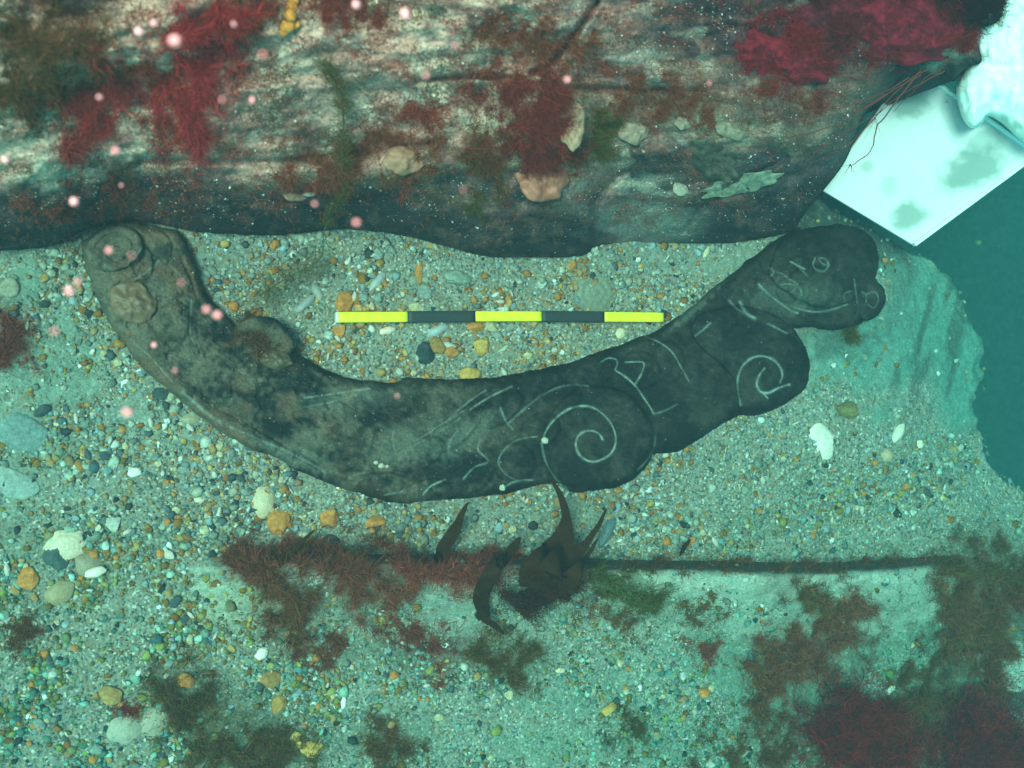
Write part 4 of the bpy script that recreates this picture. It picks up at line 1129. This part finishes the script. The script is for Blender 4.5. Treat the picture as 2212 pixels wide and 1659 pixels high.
# ------------------------------------------------------------------ shells, barnacles, sponges
def disc_shell(name, cx, cy, r, ell, ang, colr, label, surf=on_sea, h=.35, cat='shell', tiltx=.0, seed=1, cut=None, rings=5, m=M_shell, lift=.001):
    """domed valve with growth rings; r in shown px"""
    k, n = 14, 48
    u = np.linspace(0, 1, k); a = np.linspace(0, 2 * np.pi, n, endpoint=False)
    R = 1 + .07 * np.sin(2 * a + seed) + .05 * np.sin(5 * a + seed * 3) + .05 * (fbm(np.cos(a) * 2 + seed, np.sin(a) * 2, seed, 3) - .5)
    if cut and len(cut) == 2: R = np.minimum(R, cut[1] * (1 + .3 * np.sin(a * 9)) / np.maximum(np.cos(a - cut[0]), .05))
    elif cut: R = R * (1 - cut[1] * np.exp(-((np.angle(np.exp(1j * (a - cut[0])))) / cut[2]) ** 2))
    rough_ = name in ('oyster_shell', 'barnacle')
    if rough_: R = R * (1 + .35 * (fbm(np.cos(a) * 2.2 + seed, np.sin(a) * 2.2, seed + 3, 3) - .5))
    uu, aa = np.meshgrid(u, a, indexing='ij')
    c0 = surf(np.array(cx / 2.16), np.array(cy / 2.16))
    rw_ = r / 2.16 * np.linalg.norm(c0 - CAM) / FPX
    x = uu * R * np.cos(aa) * rw_; y = uu * R * np.sin(aa) * rw_ * ell
    z = rw_ * h * (1 - uu ** 2.2) + (rw_ * .5 * (fbm(x / rw_ * 3 + seed, y / rw_ * 3, seed, 4) - .5) if rough_ else 0) + rw_ * (.006 if rough_ else .02) * np.sin(uu * rings * 6.28 + 2 * fbm(np.cos(aa) * 2, np.sin(aa) * 2, seed, 2)) + rw_ * .02 * np.sin(aa * 16) * uu
    th = math.radians(-ang); X_ = x * math.cos(th) - y * math.sin(th); Y_ = x * math.sin(th) + y * math.cos(th)
    Z_ = z + X_ * tiltx + lift + abs(tiltx) * rw_ * .8
    V = np.stack([X_, Y_, Z_], -1).reshape(-1, 3)
    Vl = V.copy(); Vl[:, 2] -= rw_ * .06 + .0008
    idx = np.arange(k * n).reshape(k, n)
    F = np.stack([idx[:-1], idx[1:], np.roll(idx[1:], -1, 1), np.roll(idx[:-1], -1, 1)], -1).reshape(-1, 4)
    rim = idx[-1]; sf = np.stack([rim, rim + len(V), np.roll(rim, -1) + len(V), np.roll(rim, -1)], -1)
    C = np.tile(np.array(colr) * np.array([.92, .74, .68]), (len(V), 1)) * (.82 + .3 * fbm(uu.ravel() * 6 + seed, aa.ravel(), seed, 2))[:, None]
    o = make(name, np.vstack([V, Vl]), np.vstack([F, sf, F[:, ::-1] + len(V)]), np.clip(np.vstack([C, C * .8]), 0, .9), m)
    o.location = tuple(c0)
    return tag(o, label, cat)

disc_shell('scallop_shell', 140, 1180, 40, .88, -20, (.66, .63, .50), 'large cream fan shaped shell in the lower left gravel', cut=(2.6, .12, .5), seed=2)
disc_shell('shell', 195, 1222, 32, .72, 25, (.30, .28, .21), 'grey brown shell touching the large cream shell', seed=4, tiltx=-.1)
disc_shell('shell', 207, 1233, 22, .42, -12, (.86, .85, .78), 'curved bright white shell rim below the cream shell', seed=5, lift=.012)
disc_shell('shell', 570, 1085, 32, .78, 95, (.60, .54, .40), 'oval cream shell between the carving and the plank', seed=7)
disc_shell('shell', 1772, 955, 38, .86, 50, (.80, .78, .74), 'white half moon shell on the right gravel slope', cut=(-1.75, .42), seed=9, h=.25)
disc_shell('shell', 565, 1412, 15, .75, -50, (.93, .92, .88), 'small brilliant white shell above the lower gravel', seed=3, h=.5)
disc_shell('shell', 742, 1518, 14, .4, -80, (.92, .92, .86), 'tiny white upright shell sliver near the bottom', seed=6, h=.4)
disc_shell('shell', 1285, 632, 52, .86, 5, (.20, .24, .19), 'big dull translucent round shell above the rod', seed=11, h=.1, rings=3)
disc_shell('shell', 1340, 720, 12, .95, 0, (.72, .64, .48), 'small round cream shell just below the rod right half', seed=12)
disc_shell('shell', 836, 714, 17, .5, -10, (.84, .74, .62), 'small oval pinkish white shell below the rod left half', seed=13, h=.4)
disc_shell('mussel_shell', 815, 608, 24, .42, -50, (.38, .46, .50), 'pale blue mussel shell above the rod left half', seed=14)
disc_shell('mussel_shell', 660, 655, 26, .35, -45, (.36, .42, .45), 'blue grey mussel shell left of the rod end', seed=15)
disc_shell('mussel_shell', 685, 630, 20, .45, 60, (.36, .42, .40), 'pale grey mussel shell near the green strand', seed=16)
disc_shell('mussel_shell', 945, 713, 28, .35, -25, (.40, .50, .56), 'light blue mussel fragment just below the rod', seed=18)
disc_shell('mussel_shell', 965, 745, 20, .35, 15, (.55, .62, .66), 'whitish mussel fragment right of the dark pebble', seed=19)
disc_shell('mussel_shell', 1310, 1150, 34, .42, -60, (.10, .17, .20), 'dark blue mussel shell right of the kelp blades', seed=20)
disc_shell('shell', 655, 1155, 12, .6, 20, (.62, .58, .48), 'small dull cream shell by the left weed fringe', seed=21)
disc_shell('shell', 1940, 935, 22, .5, -60, (.66, .70, .62), 'pale torn shell on the right gravel slope', seed=22)
disc_shell('shell', 1915, 983, 16, .85, 0, (.48, .40, .28), 'round tan shell on the right gravel slope', seed=23, h=.6)
disc_shell('shell', 1985, 960, 11, .8, 0, (.75, .76, .66), 'tiny bright shell at the far right of the slope', seed=24)
disc_shell('shell', 2130, 1435, 34, .8, 60, (.30, .34, .29), 'clustered grey shell in the right margin weed', seed=25) if False else None
disc_shell('shell', 270, 1575, 32, .95, 0, (.36, .40, .34), 'round pale grey shell at the bottom left', seed=26)
disc_shell('shell', 330, 1560, 30, 1.1, 20, (.34, .37, .30), 'second round grey shell at the bottom left, the right one', seed=27)
disc_shell('shell', 127, 1280, 30, .75, -40, (.34, .30, .18), 'yellowish brown shell below the grey brown shell', seed=28, h=.25)
disc_shell('shell', 290, 1020, 15, .6, -15, (.86, .88, .86), 'small brilliant bluish white shell in the left gravel', seed=29) 
disc_shell('shell', 270, 1080, 22, .35, 20, (.66, .60, .44), 'long cream shell edge in the left gravel', seed=30) if False else None
disc_shell('shell', 412, 905, 20, .6, 0, (.34, .34, .24), 'dull shell beside the lower left edge of the carving', seed=31)
disc_shell('shell', 1525, 545, 14, .45, -60, (.62, .60, .42), 'curved cream worm shell above the rod right end', seed=32)
disc_shell('shell', 1210, 1448, 10, .6, 0, (.7, .68, .5), 'tiny cream shell in the gravel below the kelp', seed=33)
disc_shell('shell', 430, 1080, 10, .6, 0, (.7, .68, .55), 'tiny cream shell in the gravel left of the oval shell', seed=34)
disc_shell('shell', 1587, 1460, 16, .7, 60, (.55, .56, .42), 'oval pale shell on the lower silt', seed=36) if False else None
disc_shell('oyster_shell', 1165, 385, 62, .78, 25, (.36, .16, .11), 'big pinkish brown oyster hanging on the timber edge', on_timber, seed=37, h=.35, rings=4, lift=.006, tiltx=-.1)
disc_shell('oyster_shell', 1362, 285, 34, .8, 10, (.27, .24, .19), 'grey oyster cluster right of the green weed clump', on_timber, seed=38, h=.4, lift=.006)
disc_shell('oyster_shell', 1470, 268, 18, .8, 0, (.25, .24, .19), 'small pale oyster on the dark timber face', on_timber, seed=39, h=.4, lift=.006)
disc_shell('oyster_shell', 1575, 285, 36, .5, 8, (.22, .23, .18), 'flat grey oyster at the right on the dark timber face', on_timber, seed=40, h=.3, lift=.006)
disc_shell('oyster_shell', 1465, 410, 18, .75, 0, (.36, .40, .35), 'small pale shell lump beside the dark timber block', on_timber, seed=41, h=.5, lift=.006)
disc_shell('oyster_shell', 1232, 262, 30, 1.9, 0, (.42, .34, .24), 'cream barnacle crusted shell beside the red weed clump', on_timber, seed=42, h=.4, lift=.004)
disc_shell('oyster_shell', 870, 350, 46, .6, 0, (.34, .22, .15), 'cream oyster lump on the middle ledge', on_timber, seed=43, h=.4, lift=.004)
disc_shell('oyster_shell', 640, 420, 30, .5, 0, (.34, .22, .16), 'pinkish oyster lump under the ledge', on_timber, seed=44, h=.4, lift=.004)
disc_shell('oyster_shell', 666, 419, 13, .6, 0, (.75, .74, .66), 'small white barnacle beside the pinkish oyster lump', on_timber, seed=45, h=.5, lift=.008)
disc_shell('oyster_shell', 288, 655, 44, .95, 20, (.19, .13, .085), 'brown oyster shell stuck on the left head of the carving', on_carved, seed=46, h=.3, lift=.004, rings=4)
disc_shell('oyster_shell', 596, 778, 34, .55, 0, (.13, .105, .07), 'dull brown shell under the weed ball on the carving', on_carved, seed=47, h=.35, lift=.003)
sheet('pale_sponge', 1604, 398, 86, 20, -13, (.24, .25, .19), 'long pale crust of sponge on the dark timber block', lift=.003, seed=21, m=M_stone, cat='sponge', edge=.25)
sheet('pale_sponge', 1540, 345, 62, 34, 40, (.085, .075, .06), 'brown flat growth above the pale crust', lift=.004, seed=22, m=M_stone, cat='sponge', edge=.15) 
# barnacles on the carving
for (x_, y_, r_, lb) in [(1177, 951, 8, 'pale ring barnacle on the left rim of the large volute'), (824, 1005, 7, 'whitish barnacle on the lower middle of the carving'), (812, 999, 5, 'tiny pale barnacle next to the whitish barnacle'),
                         (836, 1007, 4, 'smallest pale barnacle right of the whitish barnacle'), (1085, 1052, 8, 'chalky barnacle on the lower rim left of the large volute')]:
    o = disc_shell('barnacle', x_, y_, r_, .95, 0, (.50, .56, .48), lb, on_carved, h=.7, cat='barnacle', seed=int(x_), lift=.001)
# orange sponge
def lump(name, cx, cy, parts, colr, label, surf, cat, m=M_stone):
    Vs, Fs, k = [], [], 0
    for (dx, dy, r_, zs) in parts:
        c0 = surf(np.array((cx + dx) / 2.16), np.array((cy + dy) / 2.16)); rw_ = r_ / 2.16 * np.linalg.norm(c0 - CAM) / FPX
        v = SPH2[0] * rw_ * (1 + .25 * (fbm(SPH2[0][:, 0] * 3 + dx, SPH2[0][:, 1] * 3 + SPH2[0][:, 2], 5, 2) - .5))[:, None]
        v[:, 2] *= zs
        Vs.append(v + c0 + np.array([0, 0, rw_ * .3])); Fs.append(SPH2[1] + k); k += len(v)
    o = make(name, np.vstack(Vs), np.vstack(Fs), np.array(colr), m)
    return tag(o, label, cat)
lump('orange_sponge', 625, 30, [(-5, 25, 17, .7), (2, 5, 13, .7), (4, -12, 12, .7), (8, -30, 12, .7), (14, 22, 10, .7), (-12, 38, 10, .6)], (.62, .26, .05), 'orange lobed sponge at the top of the timber', on_timber, 'sponge')

# ------------------------------------------------------------------ pebbles one can count
def pebble(cx, cy, r, ell, ang, colr, label, name='pebble', surf=on_sea, zs=.55, group=None):
    c0 = surf(np.array(cx / 2.16), np.array(cy / 2.16)); rw_ = r / 2.16 * np.linalg.norm(c0 - CAM) / FPX
    B = SPH3[0]; s_ = cx * .37 + cy
    v = B * (1 + .55 * (fbm(B[:, 0] * 1.3 + s_, B[:, 1] * 1.3 + B[:, 2] * 1.7, 9, 3) - .5))[:, None]
    rp = np.random.RandomState(int(abs(s_) * 7) % 99991)
    for _ in range(9):
        dv = rp.normal(0, 1, 3); dv /= np.linalg.norm(dv)
        ov = np.maximum(v @ dv - rp.uniform(.62, .85), 0)
        v = v - ov[:, None] * dv * .85
    v = v * np.array([rw_, rw_ * ell, rw_ * zs]) * 1.12
    zs = zs if r < 30 else .16
    v[:, 2] *= zs / .55 if r >= 30 else 1
    th = math.radians(-ang); v = np.stack([v[:, 0] * math.cos(th) - v[:, 1] * math.sin(th), v[:, 0] * math.sin(th) + v[:, 1] * math.cos(th), v[:, 2]], -1)
    o = make(name, v, SPH3[1], np.array(colr) * (.85 + .3 * fbm(B[:, 0] * 3 + s_, B[:, 1] * 3, 4, 2))[:, None], M_stone)
    o.location = (c0[0], c0[1], c0[2] + rw_ * zs * .12)
    return tag(o, label, 'pebble', group)
OR = (.52, .19, .05); OY = (.58, .31, .09); TN = (.50, .40, .24); DKP = (.035, .05, .055); GYP = (.20, .24, .22)
for a in [(918, 762, 19, 1.25, 0, DKP, 'dark oval pebble below the first black band of the rod'), (974, 758, 18, .75, 45, OR, 'orange pebble right of the dark oval pebble'), (1040, 748, 20, .85, -40, OY, 'yellow orange heart shaped pebble below the middle yellow band'),
          (1030, 705, 20, .7, 15, OR, 'rounded rust pebble hugging the underside of the rod'), (1060, 705, 15, .8, 40, TN, 'tan pebble right of the rust pebble under the rod'), (945, 745, 20, .8, 70, (.36, .17, .06), 'brown pebble touching the dark oval pebble'),
          (1012, 810, 26, .6, 0, OY, 'yellow brown pebble on the upper edge of the carving'), (878, 690, 0.1, 1, 0, OR, '') if False else (905, 590, 9, 2.6, 0, OR, 'upright rust coloured stick of stone above the rod'),
          (744, 655, 20, 1., 0, OR, 'orange pebble above the left end of the rod'), (773, 665, 9, 1, 0, OY, 'small yellow pebble above the left end of the rod'), (895, 665, 13, .9, 0, TN, 'tan pebble above the first black band'), (733, 713, 13, 1.2, 0, OR, 'small orange pebble under the left rod end'),
          (711, 1120, 22, .85, 40, OR, 'orange pebble below the carving left of the slender blade'), (603, 1125, 24, 1.2, -10, OR, 'rust pebble beside the oval cream shell'), (814, 1127, 22, .55, 0, OR, 'flat bright orange pebble left of the slender blade'),
          (660, 1170, 16, .7, 0, OR, 'small orange pebble at the weed fringe'), (582, 1465, 20, 1., 0, (.34, .17, .06), 'brown pebble in the lower gravel'), (602, 1520, 15, 1.3, 0, (.40, .20, .06), 'tall brown pebble below the brown pebble'),
          (643, 1600, 15, 1.3, 30, (.72, .44, .15), 'bright yellow pebble at the bottom of the gravel'), (675, 1618, 22, .75, 10, (.66, .36, .10), 'large yellow pebble at the bottom of the gravel'), (555, 1620, 12, 1., 0, OY, 'ochre pebble left of the yellow pair'),
          (345, 1570, 0.1, 1, 0, OR, '') if False else (120, 1200, 26, 1., 0, (.06, .09, .09), 'dark slate stone behind the large cream shell'), (60, 1250, 20, 1., 30, OR, 'orange stone left of the yellowish shell'), (245, 1130, 16, 1., 0, (.45, .42, .36), 'grey white stone in the left gravel'),
          (50, 940, 46, .85, 0, (.17, .23, .22), 'large smooth blue grey stone at the left margin'), (35, 1045, 42, .6, 25, (.27, .31, .28), 'large pale flat stone near the left margin'), (345, 850, 15, .9, 0, (.05, .07, .07), 'dark stone by the lower left edge of the carving'),
          (22, 625, 20, 1, 0, (.30, .26, .2), 'pinkish grey stone at the left margin beside the head'), (715, 1172, 18, .9, 0, DKP, 'black stone at the top of the left weed fringe'), (1085, 755, 13, .35, -35, (.50, .50, .36), 'pale stick like stone right of the heart shaped pebble'),
          (985, 600, 28, .55, 10, (.24, .27, .22), 'flat grey stone between the timber and the rod'), (915, 630, 16, .8, 30, (.26, .28, .25), 'grey pebble above the first black band'), (1200, 690, 0.1, 1, 0, OR, '') if False else (1650, 575, 14, 1., 0, (.30, .13, .05), 'rust stone beside the carving at the right'),
          (400, 1470, 20, .7, 0, OR, 'orange stone beside the olive mound') , (240, 1500, 24, .7, 20, (.40, .22, .08), 'brown stone left of the olive mound'), (2190, 1440, 36, 1.2, 0, (.36, .42, .36), 'pale round stone at the right margin'), (2125, 1435, 18, .9, 60, (.26, .32, .27), 'grey green stone in the right weed bank'), (1830, 885, 26, .7, 0, (.20, .16, .07), 'brown stone by the second volute'),
          (2050, 1570, 14, 1, 0, (.5, .55, .5), '') if False else (1820, 1340, 8, 1, 0, (.6, .6, .45), 'small pale stone in the feathery weed'), (1315, 1530, 18, .6, -30, OY, 'long yellow stone in the lower middle gravel'), (1100, 1500, 9, 1.2, 0, TN, 'small tan stone in the lower middle gravel')]:
    if len(a) == 7 and a[6]:
        pebble(*a)

# many more, too alike to tell apart: copies of six shaped stones
protos = []
kinds = [('pebble', OR, 'small rusty orange pebble among the gravel', 'rusty orange pebbles in the gravel', .8), ('pebble', (.40, .22, .09), 'small brown pebble among the gravel', 'brown pebbles in the gravel', .7),
         ('pebble', TN, 'small cream tan pebble among the gravel', 'cream tan pebbles in the gravel', .9), ('pebble', (.06, .075, .08), 'small blackish pebble among the gravel', 'blackish pebbles in the gravel', .75),
         ('pebble', (.24, .27, .24), 'small grey pebble among the gravel', 'grey pebbles in the gravel', .7)]
wts = [.28, .22, .2, .12, .18]
def pd_(px, py):
    return density(px, py) * (seg_dist(px, py, CP, True) < -4) * (t_sdf(px, py) < -6) * (KS_at(px, py) < 0)
def KS_at(px, py):
    return seg_dist(px, py, KP, True)
x, y = sample_frame(235, pd_, 5, 990, 240, 760)
kid = rs.choice(5, 235, p=wts)
for i in range(235):
    nm, c_, lb, gr, el = kinds[kid[i]]
    if protos and len(protos) > kid[i] and False: pass
    key = kid[i]
    pr = {k_: v_ for k_, v_ in protos}.get(key)
    if pr is None:
        o = pebble(x[i] * 2.16, y[i] * 2.16, 7.5, el, rs.uniform(0, 180), c_, lb, group=gr); protos.append((key, o))
    else:
        o = pr.copy(); COL.objects.link(o)
        g_ = on_sea(np.array(x[i]), np.array(y[i])); s_ = float(np.exp(rs.normal(-.1, .3)))
        o.scale = (s_, s_ * rs.uniform(.75, 1.1), s_)
        o.location = (g_[0], g_[1], g_[2] + .0015 * s_)
        o.rotation_euler = (rs.uniform(-.3, .3), rs.uniform(-.3, .3), rs.uniform(0, 6.28))
x, y = sample_frame(120, pd_, 5, 1000, 240, 760)
sp = None
for i in range(120):
    if sp is None:
        sp = disc_shell('shell_fragment', x[i] * 2.16, y[i] * 2.16, 6, .45, 0, (.56, .58, .54), 'small broken white shell fragment among the gravel', seed=71, h=.3, cat='shell')
        sp['group'] = 'broken shell fragments in the gravel'; o = sp
    else:
        o = sp.copy(); COL.objects.link(o)
        g_ = on_sea(np.array(x[i]), np.array(y[i])); s_ = float(np.exp(rs.normal(-.1, .35)))
        o.location = (g_[0], g_[1], g_[2] + .002); o.scale = (s_, s_ * rs.uniform(.6, 1.4), s_)
        o.rotation_euler = (rs.uniform(-.5, .5), rs.uniform(-.5, .5), rs.uniform(0, 6.28))

# ------------------------------------------------------------------ specks drifting in the water
SP = [(378, 88, 22), (300, 68, 16), (332, 50, 11), (545, 216, 15), (160, 435, 15), (250, 325, 12), (150, 628, 13), (168, 608, 8), (875, 30, 20), (920, 162, 9), (925, 160, 0), (1225, 172, 9), (505, 52, 8), (568, 118, 8), (235, 540, 8), (285, 552, 6),
      (470, 680, 12), (446, 668, 9), (392, 610, 7), (333, 745, 9), (275, 890, 16), (378, 800, 8), (118, 715, 9), (12, 345, 11), (770, 480, 11), (245, 330, 0), (262, 400, 6), (982, 98, 7), (770, 10, 14), (1000, 410, 5), (630, 1165, 0), (680, 440, 6), (858, 855, 6), (1532, 180, 6), (480, 215, 6), (215, 210, 7)]
spk = None
for i, (x_, y_, r_) in enumerate(SP):
    if r_ == 0: continue
    dist = .55 + .35 * rs.rand()
    dirv = fw + rt * ((x_ / 2.16 - 512) / FPX) - up * ((y_ / 2.16 - 384) / FPX)
    p = CAM + dirv * dist
    rad = r_ / 2.16 / FPX * dist * rs.uniform(.45, .7)
    colr = (.95, .40, .38) if r_ < 19 else (.97, .62, .62)
    if spk is None:
        spk = make('suspended_particle', SPH3[0] * (1 + .2 * (fbm(SPH3[0][:, 0] * 2, SPH3[0][:, 1] * 2, 3, 2) - .5))[:, None], SPH3[1], np.array((.99, .50, .55)), M_speck)  # the pink glow of flash light is put into the speck colour
        tag(spk, 'blurred pink speck drifting in the water in front of the wreck', 'particle', 'pink specks suspended in the water')
        o = spk
    else:
        o = spk.copy(); COL.objects.link(o)
    o.location = tuple(p); o.scale = (rad * rs.uniform(.8, 1.4), rad * rs.uniform(.7, 1.1), rad * 1.0)
    o.rotation_euler = tuple(rs.uniform(0, 3, 3))

# ------------------------------------------------------------------ sea water round everything
hz_ = [(-10, -10, -3.2), (10, -10, -3.2), (10, 10, -3.2), (-10, 10, -3.2), (-10, -10, 1.75), (10, -10, 1.75), (10, 10, 1.75), (-10, 10, 1.75)]
hz_f = [(0, 3, 2, 1), (4, 5, 6, 7), (0, 1, 5, 4), (1, 2, 6, 5), (2, 3, 7, 6), (3, 0, 4, 7)]
hm = bpy.data.materials.new('sea_water'); hm.use_nodes = True
n_ = hm.node_tree.nodes; n_.remove(n_['Principled BSDF'])
vv = n_.new('ShaderNodeVolumePrincipled')
vv.inputs['Color'].default_value = (.022, .056, .070, 1)
vv.inputs['Density'].default_value = .70
vv.inputs['Absorption Color'].default_value = (.06, .950, .945, 1)
vv.inputs['Anisotropy'].default_value = 0.2
hm.node_tree.links.new(vv.outputs[0], n_['Material Output'].inputs['Volume'])
hz = make('haze', hz_, hz_f, None, hm, sm=False)
tag(hz, kind='stuff')
